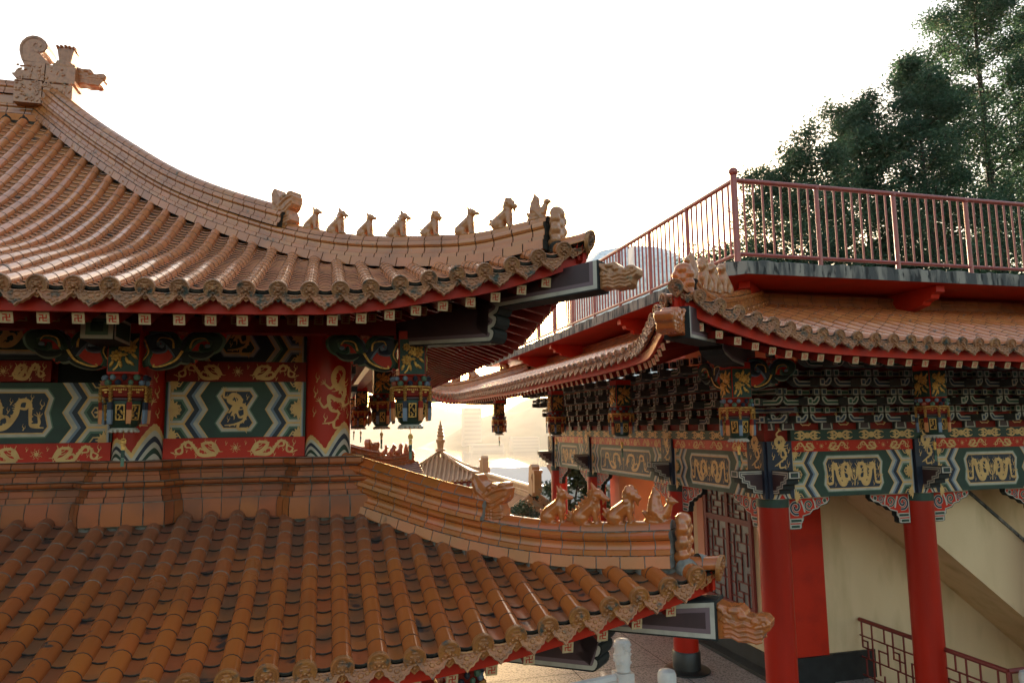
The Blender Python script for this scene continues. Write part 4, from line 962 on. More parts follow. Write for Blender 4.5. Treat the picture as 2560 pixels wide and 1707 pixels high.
# ------------------------------------------------------------------ carved hanging lanterns on square posts
def make_lantern(name, label, loc, rz=0.0, post_h=.42, group='carved lantern pendants under the eaves', panels=((0, -1), (1, 0))):
    """origin at the top of the gilded band"""
    r = root(name, label, 'lantern', loc, rz, group)
    b = MB(); b.box((0, 0, .12+post_h/2), (.25, .25, post_h), 0); b.build('square_post', m_red, r, smooth=0)
    for ax, ay in panels:
        F = frame((ax*.126, ay*.126, .12+post_h*.42), (-ay, ax, 0), (0, 0, 1), (ax, ay, 0))
        b = MB(); b.ab(-.118, .118, -.165, .165, 0, .008, 0, F); o = b.build('flower_panel', m_green, r, smooth=0)
        g = MB()
        for x, y, s in ((-.055, .09, .034), (.05, .045, .05), (-.055, -.03, .045)):
            g.ell((x, y, .01), (s*.6, s*.6, .02), 0, 8, 5, F)
            for i in range(8): a = i*pi/4; g.ell((x+cos(a)*s*.75, y+sin(a)*s*.75, .012), (s*.42, s*.34, .012), 0, 6, 4, F, Matrix.Rotation(a, 3, 'Z'))
        for x, y, a in ((0, .10, 1.2), (.0, .03, .4), (.09, .10, .9), (.085, -.03, -.8), (.03, -.07, -1.2), (-.02, -.10, -1.4), (.06, -.09, -.7), (-.09, -.1, -2), (.02, .12, 1.5), (.0, -.02, 0), (-.02, .05, .9)):
            g.ell((x, y, .01), (.038, .015, .012), 0, 6, 4, F, Matrix.Rotation(a, 3, 'Z'))
        g.rib([(-.075, -.155), (-.045, -.12), (-.03, -.07)], .014, F, .014, 0, 4)
        g.build('gilded_peony', m_goldleaf, o)
    b = MB(); b.lathe([(.15, .02), (.165, .06), (.165, .10), (.14, .125)], n=8, ph=pi/8)
    rr = random.Random(3)
    for i in range(44):
        a = i*2*pi/22; z = .045+.045*(i % 2); b.ell((.168*cos(a), .168*sin(a), z), (.020+.012*rr.random(),)*2+(.020+.01*rr.random(),), rr.choice((1, 1, 2, 3, 4, 3)), 6, 4)
    b.build('flower_collar', [m_dkred, m_pink, m_ltblue, m_ltgreen, m_navy], r)
    b = MB(); b.lathe([(.150, -.085), (.176, -.07), (.182, -.03), (.186, .0), (.198, .005), (.198, .022), (.15, .03)], n=8, ph=pi/8, mi=1)
    b.lathe([(.199, .004), (.203, .012), (.199, .021)], n=8, ph=pi/8)
    for i in range(8):
        a = pi/8+i*pi/4
        for z, w in ((0, .026), (-.024, .022), (-.048, .026), (-.072, .022), (-.095, .024), (-.115, .020)): b.ell((.192*cos(a), .192*sin(a), z), (w*.8, w*.8, w*.58), 0, 6, 4)
        a2 = a+pi/8
        for q in (-.048, -.03, -.012, .006, .024, .042): b.box((.176*cos(a2)-q*sin(a2), .176*sin(a2)+q*cos(a2), -.014), (.010, .010, .016+.012*((q*1000) % 2)), 0)
        b.box((.175*cos(a2), .175*sin(a2), -.036), (.022, .022, .012), 0)
    b.build('gilded_band', [m_goldleaf, m_dkred], r)
    b = MB(); b.lathe([(.140, -.085), (.152, -.14), (.150, -.20), (.136, -.27), (.115, -.315), (.09, -.335)], n=8, ph=pi/8, mi=0)
    b.lathe([(.150, -.078), (.158, -.085), (.158, -.10), (.145, -.11)], n=8, ph=pi/8, mi=1); o = b.build('lantern_body', [m_green, m_maroon], r)
    for i in range(8):
        a = i*pi/4; F = frame((.141*cos(a), .141*sin(a), -.205), (-sin(a), cos(a), 0), (.10*cos(a), .10*sin(a), 1), (cos(a), sin(a), -.1))
        g = MB(); w, h = .036, .066
        for x0, x1, y0, y1 in ((-w, w, h-.010, h), (-w, w, -h, -h+.010), (-w, -w+.010, -h+.01, h-.01), (w-.010, w, -h+.01, h-.01)): g.ab(x0, x1, y0, y1, 0, .014, 0, F)
        g.ab(-w+.01, w-.01, -h+.01, h-.01, .0, .004, 1, F)
        for k in range(9): g.ell((rr.uniform(-.018, .018), -h+.02+k*.012, .006), (.013, .008, .008), 0, 6, 4, F, Matrix.Rotation(rr.uniform(0, 3), 3, 'Z'))
        g.build('gilt_openwork_panel', [m_goldleaf, m_hole], o)
    for i in range(8):
        a = pi/8+i*pi/4; F = frame((.192*cos(a), .192*sin(a), 0), (-sin(a), cos(a), 0), (.02*cos(a), .02*sin(a), 1), (cos(a), sin(a), 0))
        g = MB(); g.ab(-.020, .020, -.185, -.12, -.012, .012, 0, F); g.ab(-.019, .019, -.285, -.186, -.012, .012, 1, F)
        for q in (-.012, 0.0, .012): g.ab(q-.005, q+.005, -.300-.008*rr.random(), -.286, -.011, .011, 1, F)
        g.build('drop_strip', [m_navy if i % 2 else m_dkred, m_ltblue if i % 2 else m_orange], r, smooth=0)
    b = MB(); b.lathe([(.08, -.335), (.105, -.34), (.115, -.352), (.105, -.362), (.02, -.362)], n=16)
    for i in range(16): a = i*pi/8; b.ell((.108*cos(a), .108*sin(a), -.366), (.018, .018, .014), 0, 6, 4)
    b.build('scalloped_foot', m_white, r)
    b = MB(); b.tube([(0, 0, -.36), (0, 0, -.44)], .003, 5, 0)
    b.box((0, 0, -.455), (.045, .012, .036), 0); b.box((0, 0, -.435), (.028, .012, .02), 0); b.box((0, 0, -.50), (.030, .012, .05), 0); b.box((0, 0, -.56), (.028, .012, .065), 1); b.box((0, 0, -.63), (.026, .011, .07), 2)
    b.build('hanging_tassel', [m_goldleaf, m_green, m_ltgreen], r)
    return r
lan = make_lantern('hanging_lantern', 'nearest carved lantern at the corner under the left upper roof, hanging clear of the column', (.81, LY, .375))
make_lantern('hanging_lantern', 'carved lantern with gilt peony in front of the painted wall at far left', (-1.655, LY, .375), panels=((0, -1),), post_h=.44)
for (x, y), lab in (((.83, 10.55), 'second carved lantern behind the corner lantern beside the red column'), ((.82, 16.2), 'third lantern in the dim row under the left side eave'), ((.84, 20.2), 'farthest lantern in the dim row under the left side eave')):
    dup(lan, (x, y, .375), label=lab)
tr = root('carved_end_block', 'white and green painted beam end block above the lantern at far left', 'beam end', (-1.72, LY-.42, .90))
b = MB(); b.box((.0, 0, -.075), (.24, .5, .20), 3)
F = frame((0, -.2505, -.075), (1, 0, 0), (0, 0, 1), (0, -1, 0))
for w, h, mi, z in ((.115, .095, 0, .002), (.08, .065, 1, .004), (.045, .038, 2, .006)): b.poly([(-w, -h), (w, -h), (w, h), (-w, h)], F, z, mi)
F = frame((.1205, 0, -.075), (0, 1, 0), (0, 0, 1), (1, 0, 0))
for w, h, mi, z in ((.24, .095, 0, .002), (.21, .07, 2, .004)): b.poly([(-w, -h), (w, -h), (w, h), (-w, h)], F, z, mi)
b.build('block', [m_white, m_ltgreen, m_green, m_grey], tr, smooth=0)
# leaf brackets beside the posts
SC = 1.0
for x, fl in ((-1.795, -1), (-1.515, 1), (.675, -1)):
    carved_scroll(hall, frame((x, LY-.03, .565), (1, 0, 0), (0, 0, 1), (0, -1, 0)), SC, fl)
carved_scroll(hall, frame((.81, LY+.14, .565), (0, 1, 0), (0, 0, 1), (1, 0, 0)), SC, 1)
# lantern glimpsed below the lower eave
dup(lan, (1.08, 5.78, -1.97), label='dark lantern post with gilt peony below the lower eave at the bottom edge')
# ------------------------------------------------------------------ the corridor pavilion on the right
pav = root('corridor_pavilion', 'right corridor building with skirt roof, blue-green brackets, red columns and a roof terrace', 'pavilion', (9, 14, FLOOR_Z), world=True)
PX, PY, PR = 6.91, 10.07, .24
R_TIP = (3.63, 6.79)
sst = lambda t: (lambda q: q*q*(3-2*q))(min(1, max(0, t)))
rL = cubic([(0, .54), (.4, .385), (.81, .28), (1.2, .20), (1.62, .135), (2.5, .06), (3.5, .02), (5, 0), (40, 0)])
rG = cubic([(0, .93), (.5, .99), (.9, 1.12), (1.4, 1.31), (2.4, 1.65), (3.0, 1.84), (3.6, 2.05)])
RLEN = 18.7
symL = lambda u: rL(min(u, RLEN-u)) if u < RLEN else rL(0)
RR = Roof((*R_TIP, 0), (1, 0, 0), (0, 1, 0), rG, rL, fall, lambda u: .45*sst(u/2.6))
RL = Roof((*R_TIP, 0), (0, 1, 0), (1, 0, 0), rG, symL, fall, lambda u: .58*sst(min(u, RLEN-u)/2.6))
tile_slope(RR, pav, .26, 10.2, .262, .068, lambda u: min(max(u-.14, RR.v0(u)+.05), 3.05), .24, .16, m_tile, m_pan, m_grout, m_relief, m_grout, 'skirt_roof_tiles', ends='skirt_eave_tiles')
tile_slope(RL, pav, .26, RLEN-.1, .262, .068, lambda u: max(RL.v0(u)+.05, min(u-.14, RLEN-u-.14, 3.05)), .24, .2, m_tile, m_pan, m_grout, m_relief, m_grout, 'skirt_side_tiles', ends='skirt_side_eave_tiles', sparse=False)
d2 = V((1, 1, 0)).normalized()
rpth = [V((R_TIP[0]+t, R_TIP[1]+t, RR.z(t, t)-.02)) for t in np.linspace(.24, 3.0, 34)]
ridge(rpth, (1, -1, 0), OUTER, m_ridge, m_grout, 'skirt_hip_ridge', pav)
rfar = [V((R_TIP[0]+t, R_TIP[1]+RLEN-t, RL.z(RLEN-t, t)-.02)) for t in np.linspace(.24, 3.0, 24)]
ridge(rfar, (1, 1, 0), OUTER, m_ridge, m_grout, 'far_hip_ridge', pav)
end_scroll(pav, rpth[0]+V((-.02, -.02, .02)), pi*1.25, 1.15, m_figure_low)
end_scroll(pav, rfar[0]+V((-.02, .02, .02)), pi*.75, 1.15, m_figure)
tip_tile(pav, RR, (R_TIP[0]-.01, R_TIP[1]-.01), (-1, -1, 0), m_tile, m_relief, .068)
tip_tile(pav, RL, (R_TIP[0]-.01, R_TIP[1]+RLEN), (-1, 1, 0), m_tile, m_relief, .068)
nm = ('fascia_board', 'soffit_board', 'rafter', 'under_rafter')
eave_under(RR, pav, 0, 9.2, .17, m_red, 2.6, .262, nm, 1, rafter=.082, second=False)
eave_under(RL, pav, 0, RLEN, .17, m_red, 2.6, .262, nm, -1, rafter=.082, second=False)
# tiled wall band under the terrace
P0 = V((R_TIP[0]+3.08, R_TIP[1]+3.08, 1.80))
ridge([P0+V((i*.5, 0, 0)) for i in range(17)], (0, 1, 0), [(BASE, .26, 0), (COVE(.092), .26, .5), (roll_prof(.105, .034, .192), .26, .5)], m_band, m_grout, 'tiled_wall_band', pav)
ridge([P0+V((0, i*.5, 0)) for i in range(26)], (1, 0, 0), [(BASE, .26, 0), (COVE(.092), .26, .5), (roll_prof(.105, .034, .192), .26, .5)], m_band, m_grout, 'tiled_wall_band', pav)
# figures on the near skirt ridge
G5 = 'figurines on the near ridge of the right roof'
for t, fn, h, lab in ((.42, rid, .38, 'stout rider figurine at the front of the right roof corner'), (.82, lio, .40, 'worn lion figurine seen from the front, second on the right roof corner'), (1.14, sca, .42, 'third worn figurine, a crested beast on the right roof corner'), (1.52, dog, .42, 'rearmost worn dog figurine below the terrace railing')):
    place_fig(fn, V((R_TIP[0]+t, R_TIP[1]+t, RR.z(t, t)+.29)), pi*1.25, h, m_figure, lab, G5, vox=.009)
G6 = 'figurines on the far ridge of the right roof'
for t, fn, h, lab in ((.35, rid, .44, 'sunlit rider figurine at the far tip of the right roof'), (.85, lio, .44, 'sunlit lion figurine, second from the far tip of the right roof'), (1.35, sca, .46, 'sunlit spiny figurine, third from the far tip of the right roof'), (2.25, dog, .46, 'sunlit lone figurine nearest the sun on the far right roof')):
    place_fig(fn, V((R_TIP[0]+t, R_TIP[1]+RLEN-t, RL.z(RLEN-t, t)+.29)), pi*.75, h, m_figure, lab, G6, vox=.014)
low = [(-3.1, .80), (-3.1, 1.15), (-.95, 1.25), (-.95, .95), (-1.0, .93)]; up = [(-1.6, 1.10), (-1.45, .88), (-.62, .86), (-.12, .90), (.04, .93), (.04, 1.24), (-.1, 1.24), (-1.6, 1.30)]
low = [(-3.2, .74), (-3.2, 1.1), (-1.35, 1.2), (-1.30, .90), (-1.42, .84), (-1.8, .78)]
up = [(-1.75, .96), (.04, .90), (.04, 1.24), (-1.75, 1.28)]
corner_beam(pav, R_TIP, (-1, -1, 0), low, up, .14)
corner_beam(pav, (R_TIP[0], R_TIP[1]+RLEN), (-1, 1, 0), low, up, .14)
place_fig(he, V((R_TIP[0], R_TIP[1], 1.07))+V((-1, -1, 0)).normalized()*.05, pi*1.25, .44, m_figure_low, 'blunt dragon head on the beam end under the near right roof corner', G4, 'dragon head', 'beam_dragon_head', .009, .37)
place_fig(he, V((R_TIP[0], R_TIP[1]+RLEN, 1.07))+V((-1, 1, 0)).normalized()*.05, pi*.75, .60, m_figure, 'sunlit dragon head at the far end of the right roof', G4, 'dragon head', 'beam_dragon_head', .014, .37)
# white square end on the beam step
# ---- columns and beams
def rcol(x, y, base=True):
    b = MB(); b.lathe([(PR, FLOOR_Z+.38), (PR, -1.30)], (x, y, 0), 36); o = b.build('column', m_column, pav)
    b = MB(); b.lathe([(PR+.006, -1.30), (PR+.006, -1.17)], (x, y, 0), 36, 0); b.lathe([(PR+.012, -1.17), (PR+.012, -1.12)], (x, y, 0), 36, 1); b.build('painted_collar', [m_green, m_white], o)
    b = MB(); b.lathe([(.44, FLOOR_Z), (.44, FLOOR_Z+.03), (.40, FLOOR_Z+.05), (PR+.03, FLOOR_Z+.06), (PR+.03, FLOOR_Z+.36), (PR+.012, FLOOR_Z+.39)], (x, y, 0), 36); b.build('column_base', m_black, o)
    return o
xs_cols = [PX, 9.70, 12.5, 15.3]; ys_cols = [PY, 13.12, 17.62, 20.67]
for x in xs_cols: rcol(x, PY)
for y in ys_cols[1:]: rcol(PX, y)
FRy = PY-.20; FLx = PX-.20
def FR(x, z, d=0.0): return frame((x, FRy-d, z), (1, 0, 0), (0, 0, 1), (0, -1, 0))
def FL(y, z, d=0.0): return frame((FLx-d, y, z), (0, -1, 0), (0, 0, 1), (-1, 0, 0))
def cloud_band(name, Fr, w, h):
    b = MB(); b.ab(-w/2, w/2, -h/2, h/2, -.1, 0, 0, Fr); o = b.build(name, m_green, pav, smooth=0)
    n = max(2, round(w/.62))
    for i in range(n):
        g = MB(); c = -w/2+w*(i+.5)/n; L = min(.24, w/n*.42)
        g.disc((c, 0), L*.24, Fr, .002, 0, 10, h*.30)
        for q in (-1, 1):
            for yy in (-1, 1):
                g.rib([(c+q*L*.2, yy*h*.10), (c+q*L*.45, yy*h*.36), (c+q*L*.7, yy*h*.30), (c+q*L*.62, yy*h*.12)], lambda t: h*(.22-.12*t), Fr, .002, 0, 4)
                g.rib([(c+q*L*.5, yy*h*.14), (c+q*L*.8, yy*h*.30), (c+q*L, yy*h*.18)], lambda t: h*(.2-.14*t), Fr, .0024, 0, 4)
            g.rib([(c+q*L*.3, 0), (c+q*L*.6, 0), (c+q*L*.78, 0)], lambda t: h*(.2-.12*t), Fr, .0026, 0, 3)
        g.build('gold_cloud_painting', m_gold, o, smooth=0)
def bay_set(Ff, a, c):
    m, w = (a+c)/2, abs(c-a)
    wi = w-.42
    painted_panel('painted_beam', pav, Ff(m, -.805, .0), wi, .71, wi/2-.62 if wi > 2.2 else wi/2-.5, .25)
    dragon_band('dragon_board', pav, Ff(m, -.365, .02), wi, .17, m_red, max(1, round(wi/1.15)), .05)
for a, c in zip(xs_cols[:-1], xs_cols[1:]): bay_set(FR, a, c)
for a, c in zip(ys_cols[:-1], ys_cols[1:]): bay_set(FL, a, c)
cloud_band('cloud_board', FR((PX+15.3)/2, -.195, .02), 15.3-PX-.5, .165)
cloud_band('cloud_board', FL((PY+20.67)/2, -.195, .02), 20.67-PY-.5, .165)
b = MB(); b.ab(PX-.18, 16, PY-.15, PY+.15, -.11, 1.0); b.ab(PX-.15, PX+.15, PY+.16, 20.9, -.11, 1.0); b.ab(PX-.17, 16, PY-.13, PY+.15, -1.15, -.111); b.ab(PX-.14, PX+.14, PY+.16, 20.9, -1.15, -.111); b.build('frieze_wall', m_dkred, pav, smooth=0)
# column heads between the beams
def col_head(Fh, y0, nav=True):
    b = MB(); b.ab(-.22, .22, -1.16, -.28, -.10, .035, 0, Fh); o = b.build('column_head', m_navy, pav, smooth=0)
    g = MB(); z = .037
    dragon(g, [(.02, -.35), (.08, -.28), (.03, -.22), (-.06, -.27), (-.03, -.36), (.08, -.42), (.10, -.52), (.0, -.60), (-.10, -.66)], .06, Fh, z, 0, (.3, .5, .75, .9), .8)
    for x, y in ((-.13, -.33), (.15, -.40), (-.13, -.5), (.13, -.62)): flames(g, (x, y), .06, Fh, z)
    xs = np.linspace(-.17, .17, 25)
    for k, mi in enumerate((0, 1, 2, 1, 3)):
        pk = lambda x, k=k: max(-1.16, -1.16+.34*(1-k*.2)*(1-(abs(x)/(.16*(1-k*.17)))**1.4) if abs(x) < .16*(1-k*.17) else -1.16)
        g.strip(xs, lambda x: -1.16, pk, Fh, z+.002+.001*k, mi)
    g.build('dragon_painting', [m_gold, m_white, m_navy, m_red], o, smooth=0)
for x in xs_cols: col_head(FR(x, 0, .03), 0)
for y in ys_cols: col_head(FL(y, 0, .03), 0)
# stepped bracket arms at the column heads
def head_bracket(Fh, flip, L=.46):
    """stepped console pushing out of the column head: x outward, y up, z sideways"""
    P = [(0, -.72), (L, -.72), (L, -.83), (L-.05, -.85), (L-.05, -.91), (L-.14, -.93), (L-.14, -.99), (L-.24, -1.01), (L-.24, -1.07), (0, -1.12)]
    P = P[::-1]
    ar = sum(P[i-1][0]*P[i][1]-P[i][0]*P[i-1][1] for i in range(len(P)))
    if ar < 0: P = P[::-1]
    b = MB(); b.ext(P, Fh, -.10, .10, 3)
    for sg in (1, -1):
        FF = lambda x, y, z=0.0, sg=sg: Fh(x, y, sg*(.10+z))
        b.poly(inset(P, .010), FF, .002, 0); b.poly(inset(P, .030), FF, .004, 4); b.poly(inset(P, .042), FF, .006, 0); b.poly(inset(P, .058), FF, .008, 1)
    e = lambda x, y, z=0.0: Fh(L+z, y, x)
    for w, h, mi, z in ((.092, .048, 0, .002), (.065, .034, 4, .004), (.045, .022, 2, .006)): b.poly([(-w, -.775-h), (w, -.775-h), (w, -.775+h), (-w, -.775+h)], e, z, mi)
    return b.build('stepped_bracket', [m_white, m_maroon, m_green, m_grey, m_navy], pav, smooth=0)
head_bracket(frame((PX-.02, PY-.05, 0), (-1, 0, 0), (0, 0, 1), (0, 1, 0)), 1, .66)
head_bracket(frame((PX-.05, PY, 0), (0, -1, 0), (0, 0, 1), (1, 0, 0)), 1, .66)
for x in xs_cols[1:]: head_bracket(frame((x, PY-.02, 0), (0, -1, 0), (0, 0, 1), (1, 0, 0)), 1, .62)
for y in ys_cols[1:]: head_bracket(frame((PX-.02, y, 0), (-1, 0, 0), (0, 0, 1), (0, 1, 0)), 1, .62)
# carved corner brackets under the beams
def under_bracket(Fh, L=.78, H=.50):
    P = [(0, 0), (L, 0), (L, -.07), (L-.06, -.13), (L-.16, -.15), (L-.22, -.20), (L-.32, -.22), (L-.38, -.28), (.28, -.31), (.28, -.37), (.24, -.40), (.24, -H+.02), (.20, -H), (0, -H)][::-1]
    b = MB(); b.ext(P, Fh, -.05, .05, 0)
    for sg in (1, -1):
        FF = lambda x, y, z=0.0, sg=sg: Fh(x, y, sg*(.05+z))
        b.poly(inset(P, .010), FF, .002, 1); b.poly(inset(P, .026), FF, .003, 2)
        for cx, cy, r in ((.14, -.16, .115), (.38, -.13, .085), (.57, -.09, .06)):
            sp = [(cx+r*k*cos(5.2*k*2+1), cy+r*k*sin(5.2*k*2+1)) for k in np.linspace(.12, 1, 15)]
            b.rib(sp, r*.44, FF, .005, 1, 2); b.rib(sp, r*.26, FF, .0065, 3 if cx != .38 else 4, 2)
        b.rib([(.24, -.05), (.28, -.16), (.30, -.24)], .03, FF, .005, 1, 4); b.rib([(.46, -.03), (.49, -.10), (.50, -.18)], .024, FF, .005, 1, 4)
        b.disc((.68, -.07), .045, FF, .004, 1, 8); b.disc((.68, -.07), .03, FF, .006, 4, 8)
        for y0, y1, w in ((-.40, -.33, .25), (-.49, -.42, .21)):
            b.poly([(.02, y0), (w, y0), (w, y1), (.02, y1)], FF, .006, 1); b.poly([(.04, y0+.016), (w-.02, y0+.016), (w-.02, y1-.016), (.04, y1-.016)], FF, .008, 4)
    return b.build('carved_corner_bracket', [m_grey, m_white, m_red, m_navy, m_green], pav, smooth=0)
for x in xs_cols:
    for sg in ((1,) if x == PX else (1, -1)): under_bracket(frame((x+sg*(PR-.01), PY-.02, -1.165), (sg, 0, 0), (0, 0, 1), (0, -1, 0)))
for y in ys_cols:
    for sg in ((1,) if y == PY else (1, -1)): under_bracket(frame((PX-.02, y+sg*(PR-.01), -1.165), (0, sg, 0), (0, 0, 1), (-1, 0, 0)))
# ---- tiers of bracket arms under the eave
def bracket_mesh():
    b = MB()
    # mats: 0 grey edge 1 white line 2 green 3 navy 4 maroon
    def arm(cx, z, L, y, col, hh=.15):
        h2 = L/2
        P = [(cx-h2, z+hh), (cx-h2+.005, z+hh*.55), (cx-h2+.05, z+.02), (cx-h2+.10, z), (cx+h2-.10, z), (cx+h2-.05, z+.02), (cx+h2-.005, z+hh*.55), (cx+h2, z+hh), (cx+h2-.07, z+hh), (cx+h2-.12, z+hh*.62), (cx-h2+.12, z+hh*.62), (cx-h2+.07, z+hh)]
        F = frame((0, -y, 0), (1, 0, 0), (0, 0, 1), (0, -1, 0))
        b.ext(P, F, -.12, 0, 0)
        b.poly(inset(P, .010), F, .002, 1); b.poly(inset(P, .030), F, .004, col)
        # side ends, outlined as the photo shows from the left
        G = frame((cx-h2, -y+.06, z+hh*.5), (0, 1, 0), (0, 0, 1), (-1, 0, 0))
    def blk(cx, z, y, col, s=.052):
        for dx in (0,):
            F = frame((cx, -y, z+s), (1, 0, 0), (0, 0, 1), (0, -1, 0))
            b.box((0, 0, -.05), (2*s, 2*s, .10), 0, F)
            for k, mi, d in ((.88, 1, .002), (.55, col, .004)): b.poly([(-s*k, -s*k), (s*k, -s*k), (s*k, s*k), (-s*k, s*k)], F, d, mi)
            F = frame((cx-s, -y+.05, z+s), (0, -1, 0), (0, 0, 1), (-1, 0, 0))
            for k, mi, d in ((.84, 1, .002), (.52, col, .004)): b.poly([(-s*k, -s*k), (s*k, -s*k), (s*k, s*k), (-s*k, s*k)], F, d, mi)
    F = frame((0, -.03, .06), (1, 0, 0), (0, 0, 1), (0, -1, 0)); b.box((0, 0, -.05), (.24, .14, .12), 0, F)
    for k, mi, d in ((.9, 1, .012), (.68, 4, .014)): b.poly([(-.12*k, -.07*k), (.12*k, -.07*k), (.10*k, .07*k), (-.10*k, .07*k)][::1], F, d, mi)
    for t in range(4):
        z = .10+t*.272; y = .10+t*.30; c = (3, 2, 3, 2)[t]; c2 = (2, 3, 2, 3)[t]
        arm(0, z, .70, y, c); blk(-.29, z+.155, y, c2, .056); blk(.29, z+.155, y, c2, .056); blk(0, z+.155, y-.02, c2, .05)
        arm(.0, z+.03, .52, y-.16, c2, .12)
        b.box((0, -y+.05, z+.06), (.09, .52, .11), 0)
        F = frame((0, -y-.215, z+.06), (1, 0, 0), (0, 0, 1), (0, -1, 0))
        for k, mi, d in ((.9, 1, .003), (.55, c, .006)): b.poly([(-.045*k, -.055*k), (.045*k, -.055*k), (.045*k, .055*k), (-.045*k, .055*k)], F, d, mi)
    me = b.build('bracket_set', [m_brgrey, m_white, m_brgreen, m_brblue, m_maroon]); return me
bs = bracket_mesh()
def put_bs(x, y, z, rz, first=[True]):
    o = bs if first[0] else bs.copy()
    if not first[0]: COL.objects.link(o)
    first[0] = False
    o.parent = pav; o.matrix_parent_inverse = Matrix.Translation(-pav.location); o.location = (x, y, z); o.rotation_euler = (0, 0, rz)
for i in range(12): put_bs(PX+.22+i*.72, PY-.16, -.10, 0)
put_bs(PX-.10, PY-.10, -.10, -pi/4)
for i in range(14): put_bs(PX-.16, PY+.30+i*.72, -.10, -pi/2)
# long tie beams through the bracket tiers
b = MB()
for t in range(3):
    z, y = .20+t*.272, .0+t*.30
    for (F, L) in ((frame((PX-.9, PY-.16-y, z), (1, 0, 0), (0, 0, 1), (0, -1, 0)), 9.6), (frame((PX-.16-y, PY-.9, z), (0, 1, 0), (0, 0, 1), (-1, 0, 0)), 11.6)):
        b.ab(0, L, -.035, .045, -.05, 0, 0, F); b.ab(0, L, -.012, .024, 0, .002, 1 if t % 2 else 2, F); b.ab(0, L, .028, .040, 0, .003, 3, F); b.ab(0, L, -.030, -.019, 0, .003, 3, F)
b.build('tie_beams', [m_brgrey, m_brgreen, m_brblue, m_white], pav, smooth=0)
# gold fruit paintings between the lowest brackets
for i in range(11):
    g = MB(); F = FR(PX+.58+i*.72, .10, -.045)
    for s in (-1, 1):
        g.rib([(0, -.13), (s*.08, -.12), (s*.13, -.02), (s*.12, .10)], .016, F, .002, 0, 5)
        for k in range(7): a = k/6; x, y = s*(.03+.10*sin(a*1.5)), -.13+.22*a; g.rib([(x, y), (x+s*.03, y-.01+.03*a), (x+s*.045, y+.01+.03*a)], .010, F, .002, 0, 2)
    for dx, dy in ((-.035, -.03), (.035, -.03), (0, .04)): g.disc((dx, dy), .034, F, .0015, 1, 10)
    g.build('fruit_painting', [m_gold, m_green], pav, smooth=0)
# ---- hanging lanterns of the right building
G7 = 'carved lantern pendants of the right building'
lan2 = make_lantern('hanging_lantern', 'carved lantern with gilt peony under the near corner of the right roof', (5.42, 8.58, .20), rz=0, panels=((0, -1), (-1, 0)), group=G7)
lan2.scale = (1.16,)*3
for (x, y), lab in (((8.62, 8.55), 'carved lantern farthest right under the right eave'), ((5.30, 12.2), 'lantern under the side eave of the right building, second from its corner'), ((5.30, 16.0), 'lantern under the side eave near the open bracket end'), ((5.30, 21.6), 'isolated lantern against the haze at the far end of the right eave')):
    dup(lan2, (x, y, .20), label=lab)
for Fs, fl in ((frame((5.42+.16, 8.56, .50), (1, 0, 0), (0, 0, 1), (0, -1, 0)), 1), (frame((5.40, 8.58+.16, .50), (0, 1, 0), (0, 0, 1), (-1, 0, 0)), 1)):
    carved_scroll(pav, Fs, 1.2, fl)
# ---- terrace slab, soffit and railing
SX, SY = 5.57, 8.72
def roughness_strip(b, pts, nrm, z0, z1):
    rows = [[], []]
    for p in pts: rows[0].append(V((p.x, p.y, z0))); rows[1].append(V((p.x, p.y, z1+rng.uniform(-.012, .012))))
    b.grid(rows, 0)
b = MB(); EXT = 20
corner = V((SX, SY+.22, 0)), V((SX+.22, SY, 0))
fr_pts = [corner[1].lerp(V((SX+EXT, SY, 0)), t) for t in np.linspace(0, 1, 160)]; sd_pts = [corner[0].lerp(V((SX, 24.6, 0)), t) for t in np.linspace(0, 1, 130)]
allp = sd_pts[::-1]+fr_pts
rows = [[], [], [], []]
for p in allp:
    j = rng.uniform(-.014, .014)
    ins = V((.35 if p.x > SX+.3 else .35, .35, 0)) if False else V((0, 0, 0))
    rows[0].append(V((p.x, p.y, 2.115))); rows[1].append(V((p.x, p.y, 2.30+j)))
    q = p+V((.03, .03, 0)); rows[2].append(V((q.x, q.y, 2.315+j))); rows[3].append(V((max(q.x, SX)+.45, max(q.y, SY)+.45, 2.315)))
b.grid(rows, 0)
b.add([(SX+.3, SY+.3, 2.31), (SX+EXT, SY+.3, 2.31), (SX+EXT, 24.6, 2.31), (SX+.3, 24.6, 2.31)], [(0, 1, 2, 3)], 0)
b.add([(SX+.0, SY+.22, 2.112), (SX+.22, SY, 2.112), (SX+EXT, SY, 2.112), (SX+EXT, 24.6, 2.112), (SX, 24.6, 2.112)], [(4, 3, 2, 1, 0)], 1)
b.add([(SX, 24.6, 2.112), (SX+EXT, 24.6, 2.112), (SX+EXT, 24.6, 2.31), (SX, 24.6, 2.31)], [(0, 1, 2, 3)], 0)
b.build('terrace_slab', [m_conc, m_red], pav, smooth=0)
b = MB(); b.ab(PX-.15, 20, PY-.15, PY+.1, 1.9, 2.11); b.ab(PX-.15, PX+.1, PY+.1, 22.5, 1.9, 2.11); b.build('upper_wall', m_red, pav, smooth=0)
def corbel(F):
    P = [(0, 0), (1.0, 0), (1.0, -.10), (.90, -.13), (.88, -.19), (.74, -.22), (.70, -.27), (.55, -.30), (0, -.42)][::-1]
    b = MB(); b.ext(P, F, -.08, .08, 0); b.build('terrace_corbel', m_red, pav, smooth=0)
for x in (9.3, 12.1): corbel(frame((x, PY-.2, 2.11), (0, -1, 0), (0, 0, 1), (1, 0, 0)))
for y in (13.1, 17.6, 20.7): corbel(frame((PX-.2, y, 2.11), (-1, 0, 0), (0, 0, 1), (0, 1, 0)))
corbel(frame((PX-.15, PY-.15, 2.11), (-.7071, -.7071, 0), (0, 0, 1), (.7071, -.7071, 0)))
RX, RY, RB, RT = 5.74, 8.87, 2.30, 3.56
